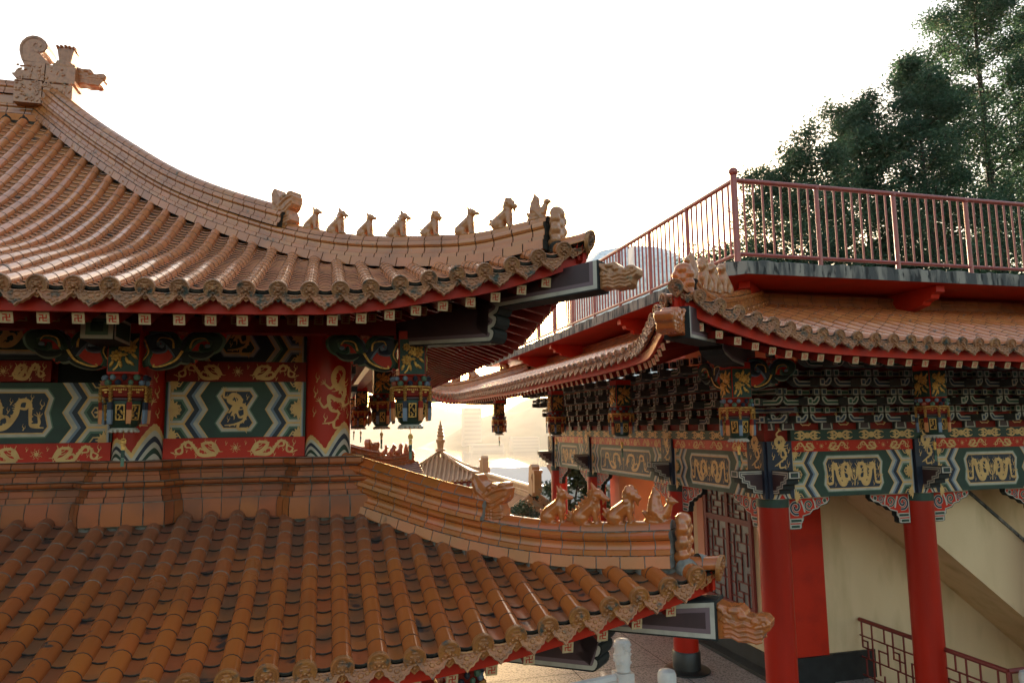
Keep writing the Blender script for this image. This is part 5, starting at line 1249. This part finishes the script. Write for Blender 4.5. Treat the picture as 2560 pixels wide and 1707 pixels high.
rail = root('terrace_railing', 'red tubular railing with ball-topped corner post round the roof terrace', 'railing', (RX, RY, RB), world=True)
b = MB(); b.tube([(RX, RY, RB), (RX, RY, RT+.04)], .048, 14); o = b.build('corner_post', m_railred, rail)
b = MB(); b.ell((RX, RY, RT+.095), (.068,)*3, 0, 16, 12); b.build('ball_cap', m_railred, o)
for d, L, n in ((V((1, 0, 0)), 11.4, 8), (V((0, 1, 0)), 15.6, 9)):
    st = 1.42 if d.x else 1.73
    c = V((RX, RY, 0))
    b = MB(); b.tube([c+V((0, 0, RT-.03)), c+d*L+V((0, 0, RT-.03))], .036, 12); b.build('top_rail', m_railred, rail)
    b = MB(); b.tube([c+V((0, 0, RB+.13)), c+d*L+V((0, 0, RB+.13))], .028, 10); b.build('bottom_rail', m_railred, rail)
    sp_post = 1.40
    k = int(L/sp_post); per = 9
    for i in range(1, k+1):
        p = c+d*(i*sp_post); b = MB(); b.tube([p+V((0, 0, RB-.02)), p+V((0, 0, RT-.03))], .034, 10); b.ell(p+V((0, 0, RT-.05)), (.044,)*3, 0, 10, 8); b.build('rail_post', m_railred, rail)
    for i in range(k):
        for j in range(1, per):
            p = c+d*(i*sp_post+j*sp_post/per); b = MB(); b.tube([p+V((0, 0, RB+.13)), p+V((0, 0, RT-.04))], .017, 7, caps=False); b.build('baluster', m_railred, rail)
nt_ = root('paper_notice', 'small pale notice tied to the bars of the sloping-away side railing', 'notice', (RX-.03, 12.42, 3.2))
b = MB(); b.ab(-.004, .004, -.13, .13, -.16, .22); b.build('sheet', m_dome, nt_, smooth=0)

# ---- veranda: floor edge, walls, windows, stairs
WX, WY = 8.30, 11.80
b = MB(); b.ab(10.1, 20, WY, WY+.15, -7.3, FLOOR_Z+.5); b.ab(WX+.5, 20, WY, WY+.15, FLOOR_Z+.5, 2.0); b.build('cream_wall', m_cream, pav, smooth=0)
b = MB(); b.ab(WX, WX+.15, WY+.25, 15.2, FLOOR_Z+.36, 2.0); b.build('side_wall', m_cream, pav, smooth=0)
b = MB(); b.ab(WX+.08, WX+.78, WY-.06, WY+.24, FLOOR_Z+.5, -.9); b.build('wall_pier', m_red, pav, smooth=0)
b = MB(); b.ab(WX+.0, WX+.84, WY-.09, WY+.27, FLOOR_Z, FLOOR_Z+.496); b.ab(WX+.845, 10.1, WY-.04, WY+.14, FLOOR_Z, FLOOR_Z+.496); b.ab(WX-.03, WX+.14, WY+.28, 15.2, FLOOR_Z, FLOOR_Z+.355); b.build('black_wall_base', m_black, pav, smooth=0)
b = MB(); b.ab(WX-.30, WX-.035, WY-.4, 15.2, FLOOR_Z, FLOOR_Z+.06); b.build('base_kerb', m_black, pav, smooth=0)
b = MB(); b.ab(PX+.2, 20, PY+.2, WY, -.95, -.9); b.ab(PX+.2, WX, WY, 20.6, -.95, -.9); b.build('veranda_ceiling', m_cream, pav, smooth=0)
for y0, y1 in ((12.75, 14.55),):
    win = root('lattice_window', 'tall dark red lattice window with frosted panes behind the red columns', 'window', (WX, (y0+y1)/2, -2.5), world=True)
    b = MB(); z0, z1 = -3.70, -1.30
    F = frame((WX-.01, 0, 0), (0, -1, 0), (0, 0, 1), (-1, 0, 0))
    b.ab(-y1, -y1+.09, z0, z1, 0, .06, 0, F); b.ab(-y0-.09, -y0, z0, z1, 0, .06, 0, F); b.ab(-y1+.09, -y0-.09, z0, z0+.09, 0, .06, 0, F); b.ab(-y1+.09, -y0-.09, z1-.09, z1, 0, .06, 0, F)
    zm = -1.98; b.ab(-y1+.09, -y0-.09, zm-.06, zm+.06, 0, .055, 0, F); ym = -(y0+y1)/2; b.ab(ym-.05, ym+.05, z0+.09, zm-.06, 0, .05, 0, F); b.ab(ym-.05, ym+.05, zm+.06, z1-.09, 0, .05, 0, F)
    b.build('frame', m_lattice, win, smooth=0)
    g = MB(); g.ab(-y1+.09, -y0-.09, z0+.09, z1-.09, .004, .01, 0, F); g.build('frosted_pane', m_glass, win, smooth=0)
    for a0, a1 in ((-y1+.09, ym-.05), (ym+.05, -y0-.09)):
        for c0, c1 in ((z0+.09, zm-.06), (zm+.06, z1-.09)):
            b = MB(); w, h = a1-a0, c1-c0; t = .014
            n = 2 if h > 1 else 1
            for q in range(n):
                y0_, hh = c0+h*q/n, h/n
                P = lambda u, v: (a0+w*u, y0_+hh*v)
                def bar(u0, v0, u1, v1):
                    p, r_ = P(u0, v0), P(u1, v1); b.ab(min(p[0], r_[0])-t, max(p[0], r_[0])+t, min(p[1], r_[1])-t, max(p[1], r_[1])+t, .012, .034, 0, F)
                for s in ((.2, 0, .2, .75), (.2, .75, .55, .75), (.55, .55, .55, 1), (.35, .3, .35, .55), (.35, .55, 1, .55), (.35, .3, .8, .3), (.8, 0, .8, .8), (.8, .8, 1, .8), (0, .15, .55, .15), (.55, .0, .55, .3), (0, .9, .3, .9), (0, .5, .2, .5), (.3, .75, .3, 1)): bar(*s)
            b.build('lattice', m_lattice, win, smooth=0)
b = MB(); b.ab(WX-.05, WX, 14.62, 14.9, FLOOR_Z+.4, -1.0); b.build('wall_pier', m_salmon, pav, smooth=0)
b = MB(); b.ab(7.6, 9.2, 17.5, 17.7, FLOOR_Z, -.9); b.ab(7.4, 7.6, 17.3, 17.9, FLOOR_Z, -.9); b.build('far_wall', m_salmon, pav, smooth=0)
# upper stair flight: parapet, soffit
b = MB(); sl = -.785
Z0 = lambda x: -1.39+sl*(x-9.6)
x0, x1 = 8.9, 15
F = frame((0, 10.75, 0), (1, 0, 0), (0, 0, 1), (0, -1, 0))
P = [(x0, Z0(x0)), (x1, Z0(x1)), (x1, Z0(x1)+1.45), (x0, Z0(x0)+1.45)]
b.ext(P, F, 0, .15, 0); o = b.build('stair_parapet', m_cream, pav, smooth=0)
b = MB(); F2 = frame((0, 10.74, 0), (1, 0, 0), (0, 0, 1), (0, -1, 0)); b.ext([(x0, Z0(x0)+1.452), (x1, Z0(x1)+1.452), (x1, Z0(x1)+1.51), (x0, Z0(x0)+1.51)], F2, -.02, .18, 0); b.build('parapet_coping', m_conc, o, smooth=0)
b = MB(); F3 = frame((0, 0, 0), (1, 0, 0), (0, 0, 1), (0, -1, 0)); b.ext([(x0, Z0(x0)+.002), (x1, Z0(x1)+.002), (x1, Z0(x1)+.25), (x0, Z0(x0)+.25)], F3, -WY+.002, -10.752, 0); b.build('stair_flight', m_cream, pav, smooth=0)
# stair-well railing
b = MB(); b.ab(9.86, 20, 8.8, WY, -7.35, -7.25); b.ab(9.86, 9.95, 8.8, WY, -7.2, FLOOR_Z-.005); b.ab(9.96, 20, 8.70, 8.80, -7.2, FLOOR_Z-.005); b.build('stairwell', m_cream, pav, smooth=0)
sr = root('stairwell_railing', 'low dark red railing with square lattice beside the cream stair wall', 'railing', (9.8, 10.2, FLOOR_Z), world=True)
HZ = FLOOR_Z+1.06
b = MB(); b.tube([(9.8, WY-.03, HZ), (9.8, 8.75, HZ)], .038, 10); b.tube([(9.8, 8.75, HZ), (14, 8.75, HZ)], .038, 10); b.build('handrail', m_lattice, sr)
b = MB()
def lat(F, L):
    t = .011; H = .98
    def bar(a0, c0, a1, c1): b.ab(min(a0, a1)-t, max(a0, a1)+t, min(c0, c1)-t, max(c0, c1)+t, -t, t, 0, F)
    bar(0, .78, L, .78); bar(0, .40, L, .40); bar(0, .08, L, .08)
    n = max(1, round(L/.75)); w = L/n
    for i in range(n):
        x = i*w
        bar(x+.05, .78, x+.05, 1.02); bar(x+.18, .40, x+.18, .70); bar(x+.05, .58, x+.05, .78); bar(x+.05, .58, x+.30, .58) ; bar(x+.30, .0, x+.30, 1.02); bar(x+.45, .20, x+.45, .62); bar(x+.45, .62, x+.66, .62); bar(x+.66, .40, x+.66, .78); bar(x+.18, .70, x+.05, .70); bar(x+.6, .78, x+.6, 1.02); bar(x+.12, .08, x+.12, .40); bar(x+.55, 0, x+.55, .2)
lat(frame((9.8, WY-.03, FLOOR_Z), (0, -1, 0), (0, 0, 1), (1, 0, 0)), 3.0); lat(frame((9.8, 8.75, FLOOR_Z), (1, 0, 0), (0, 0, 1), (0, -1, 0)), 4.2)
b.build('lattice_bars', m_lattice, sr, smooth=0)
b = MB(); b.tube([(9.8, 8.75, FLOOR_Z), (9.8, 8.75, HZ)], .03, 8); b.build('corner_post', m_lattice, sr)
# ------------------------------------------------------------------ courtyard
b = MB(); b.add([(-14, 3, FLOOR_Z), (24, 3, FLOOR_Z), (24, 8.75, FLOOR_Z), (9.9, 8.75, FLOOR_Z), (9.9, 11.85, FLOOR_Z), (24, 11.85, FLOOR_Z), (24, 30, FLOOR_Z), (-14, 30, FLOOR_Z)], [(0, 1, 2, 3, 4, 5, 6, 7)]); setting(b.build('courtyard_paving', m_floor, smooth=0))
b = MB()
for i in range(4): b.add([(1+i*1.9, 5, FLOOR_Z+.004), (1.014+i*1.9, 5, FLOOR_Z+.004), (1.014+i*1.9, 26, FLOOR_Z+.004), (1+i*1.9, 26, FLOOR_Z+.004)], [(0, 1, 2, 3)])
for i in range(8): b.add([(0, 6+i*1.9, FLOOR_Z+.005), (6.7, 6+i*1.9, FLOOR_Z+.005), (6.7, 6.014+i*1.9, FLOOR_Z+.005), (0, 6.014+i*1.9, FLOOR_Z+.005)], [(0, 1, 2, 3)])
setting(b.build('paving_joints', m_grout, smooth=0))
def balustrade():
    r = root('marble_balustrade', 'white marble balustrade with carved round post tops at the bottom of the courtyard', 'balustrade', (4.4, 10.0, FLOOR_Z), world=True)
    posts = [(4.72, 10.55), (4.55, 8.85), (2.55, 9.4)]
    def post(x, y, zc):
        b = MB(); b.box((x, y, (FLOOR_Z+zc)/2), (.26, .26, zc-FLOOR_Z)); o = b.build('post', m_stone, r, smooth=0)
        b = MB(); b.lathe([(.09, 0), (.115, .02), (.105, .06), (.118, .10), (.122, .22), (.118, .36), (.125, .40), (.12, .44), (.09, .47), (.0, .48)], (x, y, zc), 20)
        rr = random.Random(2)
        for i in range(26): a = rr.uniform(0, 6.3); b.ell((x+.112*cos(a), y+.112*sin(a), zc+rr.uniform(.08, .40)), (.035, .03, .022), 0, 6, 4)
        b.build('carved_cap', m_stone, o)
    post(4.46, 10.5, FLOOR_Z+1.03); post(1.5, 9.9, FLOOR_Z+1.03)
    b = MB(); b.tube([(1.6, 9.92, FLOOR_Z+.95), (4.35, 10.48, FLOOR_Z+.95)], .07, 8); b.tube([(1.6, 9.92, FLOOR_Z+.30), (4.35, 10.48, FLOOR_Z+.30)], .06, 8); b.build('rail', m_stone, r)
    for q, (x, y) in enumerate(((4.69, 9.5), (9.95, 8.55))):
        r2_ = root('marble_newel', ('stubby white marble post top at the bottom edge before the red columns', 'white marble post top cut by the right frame edge')[q], 'marble post', (x, y, FLOOR_Z), world=True, group='single marble posts')
        zc = -3.70 if q == 0 else -3.93
        b = MB(); b.box((x, y, (FLOOR_Z+zc)/2), (.24, .24, zc-FLOOR_Z)); b.build('shaft', m_stone, r2_, smooth=0)
        b = MB(); b.lathe([(.10, 0), (.125, .05), (.115, .12), (.13, .18), (.13, .26), (.11, .31), (.06, .33), (0, .335)], (x, y, zc), 20); b.build('carved_cap', m_stone, r2_)
balustrade()
# ------------------------------------------------------------------ roofs beyond
def small_roof_beast(pos, az, h, lab, group, fn=None): return place_fig(fn or dog, pos, az, h, m_tile, lab, group, vox=.02)
pag = root('pyramid_roof_pavilion', 'far pavilion with a sunlit pyramid roof and ringed finial', 'pavilion', (5.8, 41, -9), world=True)
def pyramid(cx, cy, half, ze, za, rot):
    c, s = cos(rot), sin(rot)
    g = cubic([(0, ze), (half*.3, ze+(za-ze)*.20), (half*.65, ze+(za-ze)*.55), (half, za)])
    lf = cubic([(0, .35), (half*.25, .12), (half*.5, .02), (half, 0)])
    for k in range(4):
        a = rot+k*pi/2; U = V((cos(a), sin(a), 0)); W = V((-sin(a), cos(a), 0)); P = V((cx, cy, 0))-U*half-W*half
        R_ = Roof(P, U, W, g, lambda u: lf(min(u, 2*half-u)), lambda v: 1/(1+(v/1.0)**2), lambda u: 0.0)
        tile_slope(R_, pag, .12, 2*half-.1, .25, .066, lambda u: max(.07, min(u, 2*half-u)-.02), .6, .5, m_farroof, m_farroof, m_grout, m_farroof, m_farroof, 'roof_slope', faces=False, sparse=True, ends='eave_tiles', plates=False)
        path = [P+U*t+W*t+V((0, 0, R_.z(t, t))) for t in np.linspace(.1, half, 20)]
        ridge(path, U.cross(V((0, 0, 1)))*1.0+U*0+W*(-1)*0-U.cross(V((0, 0, 1)))*0+(U-W)*.5, [(BASE, .4, 0), (half_round(.13, .09, .25), .4, 0)], m_farroof, m_grout, 'hip_ridge', pag, gap=.01, scale=.62)
        for q, t in enumerate((.5, .9, 1.3)):
            pass
    b = MB(); b.box((0, 0, (ze-4)/1+0), (0, 0, 0)) if False else None
    b.lathe([(.30, 0), (.28, .12), (.18, .16), (.20, .45), (.26, .55), (.26, .66), (.17, .72), (.18, .85), (.23, .9), (.16, .96), (.16, 1.05), (.20, 1.10), (.13, 1.16), (.13, 1.24), (.17, 1.29), (.10, 1.35), (.10, 1.42), (.13, 1.46), (.05, 1.52), (.03, 1.72), (0, 1.75)], (cx, cy, za+.06), 14)
    b.build('ringed_finial', m_farroof, pag)
    b = MB(); b.box((cx, cy, ze-2.1), (half*1.55, half*1.55, 4.0)); b.build('wall', m_dkred, pag, smooth=0)
    b = MB()
    for k in range(4):
        a = rot+k*pi/2; U = V((cos(a), sin(a), 0)); W = V((-sin(a), cos(a), 0)); P = V((cx, cy, 0))-U*half-W*half
        F = frame((P.x, P.y, ze), U, (0, 0, 1), -W)
        for i in range(int(half*2/.34)): b.box((.2+i*.34, -.22, -.12), (.14, .14, .2), 0, F)
    b.build('rafter_ends', m_white, pag, smooth=0)
pyramid(6.57, 41.0, 2.75, -2.80, -1.38, radians(-14))
gab = root('gable_roof_hall', 'far sunlit gable roof with a pale ridge and curled ridge ends below the pyramid roof', 'temple', (7, 31, -9), world=True)
def gable(A, B, wdt, drop):
    A, B = V(A), V(B); d = (B-A); L = d.length; d.normalize(); d.z = 0; d.normalize(); n = V((-d.y, d.x, 0))
    g = cubic([(0, -drop), (wdt*.4, -drop*.66), (wdt*.75, -drop*.30), (wdt, 0)])
    for sg in (1, -1):
        W = n*sg; P = A-W*wdt+V((0, 0, 0)); R_ = Roof(P, d, W, lambda v: A.z+g(v), lambda u: 0.0, lambda v: 0.0, lambda u: 0.0)
        tile_slope(R_, gab, .3, L-.3, .28, .075, lambda u: wdt-.1, .5, .5, m_farroof, m_farroof, m_grout, m_farroof, m_farroof, 'roof_slope', faces=False, sparse=True, ends='eave_tiles', plates=False)
        for q, C in enumerate((A, B)):
            Wd = n*sg; dd = d*(0.0)
            path = [C-Wd*(wdt-v)+V((0, 0, g(v)-0)) for v in np.linspace(0, wdt-.05, 14)]
            ridge(path, d, [(BASE, .4, 0), (COVE(.092), .4, .4), (half_round(.12, .20, .33), .4, 0)], m_farroof, m_grout, 'barge_ridge', gab, gap=.01, scale=.85)
        for C, s2 in ((A, -1), (B, 1)):
            b = MB()
            for i, v in enumerate(np.linspace(.15, wdt-.2, 13)):
                p = C-W*(wdt-v)+V((0, 0, g(v)-.05))+d*s2*.26
                b.tube([p-d*s2*.3, p], .08, 8); drip_tile(b, frame(p+W*.12+V((0, 0, -.08)), W, (0, 0, 1), d*s2), .26, 0)
            b.build('barge_tiles', m_farroof, gab)
    path = [A.lerp(B, t) for t in np.linspace(.0, 1, 14)]
    ridge(path, n, [(BASE, .5, 0), (COVE(.092), .5, .4), (roll_prof(.105, .034, .192), .5, .4), ([(.1, .26), (.1, .42)], .5, .2), (half_round(.12, .42, .54), .5, 0)], m_farroof, m_grout, 'main_ridge', gab, gap=.01, scale=.95)
    for C, s2 in ((A, -1), (B, 1)):
        F = frame(C+V((0, 0, .1)), d*s2, (0, 0, 1), n)
        P = [(-.35, 0), (.25, 0), (.25, .55), (.12, .75), (.30, .95), (.25, 1.15), (.05, 1.25), (-.18, 1.15), (-.25, .9), (-.32, .5)]
        if s2 < 0: P = P[::-1]
        b = MB(); b.ext(P, F, -.16, .16, 0); b.box((.42, .55, 0), (.26, .8, .3), 0, F); b.box((.42, .98, 0), (.34, .12, .36), 0, F); b.build('ridge_end_ornament', m_farroof, gab, smooth=0)
    b = MB(); C = B-d*.35; b.ext([(-wdt*.9, -drop-.25), (wdt*.9, -drop-.25), (0, -.45)], frame(C, n, (0, 0, 1), d), -.1, .1, 0); b.ab(-wdt*.85, wdt*.85, -drop-3.2, -drop-.26, -.1, .1, 0, frame(C, n, (0, 0, 1), d))
    b.build('gable_wall', m_pink, gab, smooth=0); b = MB()
    C2 = A+d*.35; b.ext([(-wdt*.9, -drop-.25), (wdt*.9, -drop-.25), (0, -.45)], frame(C2, n, (0, 0, 1), d), -.1, .1, 0)
    rr = random.Random(9)
    b.build('gable_wall', m_pink, gab, smooth=0)
    g_ = MB(); Fg = frame(C+d*.102, n, (0, 0, 1), d)
    for i in range(26): x, y = rr.uniform(-wdt*.7, wdt*.7), rr.uniform(-drop-.2, -.7); g_.disc((x, y), .07, Fg, .002, 0, 8)
    g_.build('gold_dots', m_gold, gab, smooth=0)['kind'] = 'stuff'
# ridge from far left to near right
gable((8.4, 37.6, -2.85), (8.3, 28.0, -2.85), 3.5, 2.1)
# blue-white roofed house
ho = root('tin_roof_house', 'white house with a pale blue tin roof beyond the gable roof', 'house', (19, 62, -10), world=True)
b = MB(); F = frame((22.5, 62, 0), (1, -.25, 0), (0, 0, 1), (-.25, -1, 0))
b.ext([(-8, -5.4), (8, -5.4), (8, -5.25), (-8, -5.25)], F, -7, .6, 0); o = b.build('eave', m_bluetin, ho, smooth=0)
b = MB(); b.add([F(-8, -5.2, .7), F(8, -5.2, .7), F(8, -3.9, -5), F(-8, -3.9, -5)], [(0, 1, 2, 3)]); b.build('roof', m_bluetin, ho, smooth=0)
b = MB(); b.ab(-7.6, 7.6, -12, -5.4, -6, 0, 0, F); b.build('wall', m_whitewall, ho, smooth=0)
for i in range(6):
    b = MB(); b.ab(-7+i*2.4, -5.6+i*2.4, -7.8, -5.8, .005, .03, 0, F); b.build('window', m_glass, ho, smooth=0)
# domed pale roof behind the terrace
dm = root('domed_hall', 'pale grey faceted roof glimpsed behind the terrace railing', 'building', (38.5, 84, 0), world=True)
b = MB(); prof = [(8.6, -6), (8.6, 12), (8.4, 17.5), (7.4, 20.3), (5.4, 21.9), (0, 22.4)]
b.lathe(prof, (38.5, 84, 0), 14); b.build('faceted_roof', m_dome, dm, smooth=0)

# ------------------------------------------------------------------ trees
def tree(name, label, cat, x, y, z0, h, rad, seed, group, leaf, nl=24000, ls=.17, crown0=.18, conic=.75):
    r = root(name, label, cat, (x, y, z0), world=True, group=group)
    q = random.Random(seed); b = MB()
    def tp(t): return V((x+.25*sin(t*5+seed), y+.25*cos(t*4+seed), z0+h*t))
    b.tube([tp(t) for t in np.linspace(0, .98, 14)], lambda t: max(.02, .30*(1-t)*h/22+.02), 8)
    tips = []
    nb = int(60*h/20)
    for i in range(nb):
        t = crown0+(.97-crown0)*(i/nb)**.9; a = i*2.4+q.uniform(-.4, .4)
        L = rad*((1-t)/(1-crown0))**conic*q.uniform(.55, 1.12)+.35
        p0 = tp(t); dr = V((cos(a), sin(a), q.uniform(.25, .6))).normalized()
        p1 = p0+dr*L*.5; p2 = p0+dr*L+V((0, 0, q.uniform(-.1, .25)*L))
        b.tube([p0, p1, p2], lambda s: max(.012, .075*(1-s)*(1-t)+.016), 5)
        for k in range(4):
            s = q.uniform(.3, 1); pm = p0.lerp(p1, s*2) if s < .5 else p1.lerp(p2, s*2-1)
            d = V((q.gauss(0, 1), q.gauss(0, 1), q.gauss(.35, .6))).normalized(); e = pm+d*q.uniform(.4, 1.0)*(.35+L*.22)
            b.tube([pm, e], lambda s: .014*(1-s)+.006, 4, caps=False); tips.append((pm, e, L))
        tips.append((p1, p2, L))
    b.build('trunk', m_bark, r)
    vs = []; per = max(20, nl//len(tips))
    for p, e, L in tips:
        clump = q.uniform(.35, 1.35)
        for _ in range(int(per*clump)):
            c = p.lerp(e, q.random()**.6)+V((q.gauss(0, .27), q.gauss(0, .27), q.gauss(0, .20)))*(1+L*.14)*min(1, h/10)
            d = V((q.gauss(0, 1), q.gauss(0, 1), q.gauss(.1, .6))).normalized(); n = V((q.gauss(0, 1), q.gauss(0, 1), q.gauss(0, 1)))
            w = d.cross(n).normalized(); l = ls*q.uniform(.6, 1.3)
            vs += [c-d*l*.5, c+w*l*.22, c+d*l*.5, c-w*l*.22]
    me = D.meshes.new('crown'); n = len(vs)//4
    me.from_pydata([tuple(v) for v in vs], [], [(4*i, 4*i+1, 4*i+2, 4*i+3) for i in range(n)])
    me.materials.append(leaf); link('crown', me, r)
G8 = 'tall cypress trees behind the terrace'
TD = 28.0
for i, (rx, rz, rad, lab, nl) in enumerate(((.60, .285, 2.4, 'short sparse cypress at the left end of the row, beside the corner post', 12000), (.715, .43, 2.7, 'slim cypress rising behind the terrace corner post', 20000), (.80, .485, 2.6, 'medium cypress with a feathery top left of the twin peaks', 20000),
                                  (.905, .575, 2.8, 'pointed cypress peak in the middle of the row', 22000), (1.04, .66, 3.1, 'taller dense cypress with its trunk behind the railing', 26000), (1.19, .90, 4.0, 'tallest cypress reaching the top edge of the photo', 34000), (1.36, .84, 3.6, 'dark cypress cut off by the right frame edge', 26000))):
    y = TD+(0, 1.5, -1, 1, -1.5, 0, 1)[i]
    tree('cypress_tree', lab, 'tree', rx*y, y, -5.5, rz*y+5.5, rad*1.55, 11+i*7, G8, m_leafA, int(nl*(2.8 if i < 3 else 4.0)), .18, .08, .55)
G9 = 'small conifers among the far roofs'
for x, y, z0, h, lab, s in ((6.85, 24.5, -6.2, 3.5, 'pointed dark green conifer beside the gable roof', 3), (6.5, 24.2, -6.2, 3.0, 'shorter conifer left of the pointed one by the gable roof', 4), (11.5, 60, -8.5, 4.9, 'small conifer in front of the hazy hillside, left one', 5), (13.0, 60, -8.5, 4.6, 'small conifer in front of the hazy hillside, right one', 6), (7.55, 24.8, -6, 2.6, 'tiny conifer in front of the pink gable wall', 7)):
    tree('conifer', lab, 'tree', x, y, z0, h, h*.22, s, G9, m_leafB, 5000, .12 if y < 40 else .25, .05, .9)
tree('garden_tree', 'leafy tree seen through the red columns of the far corridor', 'tree', 9.3, 25.5, -6.0, 4.6, 1.5, 21, None, m_leafB, 16000, .2, .1, .5)

# ------------------------------------------------------------------ land, lake, far shore, air
b = MB(); b.add([(-60, 2, -7.4), (120, 2, -7.4), (120, 30.5, -7.4), (-60, 30.5, -7.4)], [(0, 1, 2, 3)])
b.grid([[V((x, y, z)) for x in (-400, -60, 120, 500)] for y, z in ((30.5, -7.4), (45, -9.5), (90, -18), (400, -62), (700, -66))], 0)
setting(b.build('hillside', m_ground))
b = MB(); b.add([(-3800, 350, -60), (3800, 350, -60), (3800, 5000, -60), (-3800, 5000, -60)], [(0, 1, 2, 3)]); setting(b.build('lake', m_water, smooth=0))
def hill(name, cx, cy, sx, sy, h, seed, n=60):
    q = random.Random(seed); ph = [(q.uniform(1, 4), q.uniform(0, 6), q.uniform(1, 4), q.uniform(0, 6)) for _ in range(6)]
    rows = []
    for j in range(n+1):
        row = []
        for i in range(n+1):
            u, v = i/n*2-1, j/n*2-1; r_ = min(1, hypot(u, v)); f = (cos(r_*pi)+1)/2
            w = 1+sum(sin(a*u*4+b_)*sin(c*v*4+d_)*.10/(k+1)*2 for k, (a, b_, c, d_) in enumerate(ph))
            row.append(V((cx+u*sx, cy+v*sy, -64+h*f*w)))
        rows.append(row)
    b = MB(); b.grid(rows, 0); setting(b.build(name, m_hill))
hill('near_hill', 780, 2300, 560, 700, 150, 1)
hill('middle_hill', 250, 3600, 1300, 900, 165, 2)
hill('far_mountains', -1300, 4000, 1500, 900, 150, 3)
def block(name, lab, x, y, z, w, d, h, fl):
    r = root(name, lab, 'building', (x, y, z), world=True); b = MB(); b.box((x, y, z+h/2), (w, d, h)); b.build('walls', m_farwall, r, smooth=0)
    for k in range(fl):
        b = MB(); b.box((x, y-d/2-.05, z+h*(k+.55)/fl), (w*.9, .3, h/fl*.4)); b.build('window_row', m_farpane, r, smooth=0)
block('tower_block', 'pale high-rise tower almost lost in the haze above the lake shore', 410, 2000, -62, 52, 30, 118, 10)
block('lakeside_hotel', 'hazy white hotel with several storeys on the far slope', 480, 1700, -64, 70, 30, 40, 5)
block('shore_house', 'low hazy white building on the far slope beside the hotel', 385, 1700, -64, 80, 30, 24, 2)
# air: closed box of even haze round camera and ground
b = MB(); b.box((0, 2300, 12), (7800, 5600, 196)); hz = setting(b.build('haze', [], smooth=0), 'stuff')
mh = D.materials.new('haze_air'); mh.use_nodes = True; nt = mh.node_tree; nt.nodes.clear()
pv = nt.nodes.new('ShaderNodeVolumePrincipled'); pv.inputs['Density'].default_value = .00009; pv.inputs['Color'].default_value = (.99, .955, .90, 1); pv.inputs['Anisotropy'].default_value = .4
mo = nt.nodes.new('ShaderNodeOutputMaterial'); nt.links.new(pv.outputs[0], mo.inputs['Volume']); hz.data.materials.append(mh)
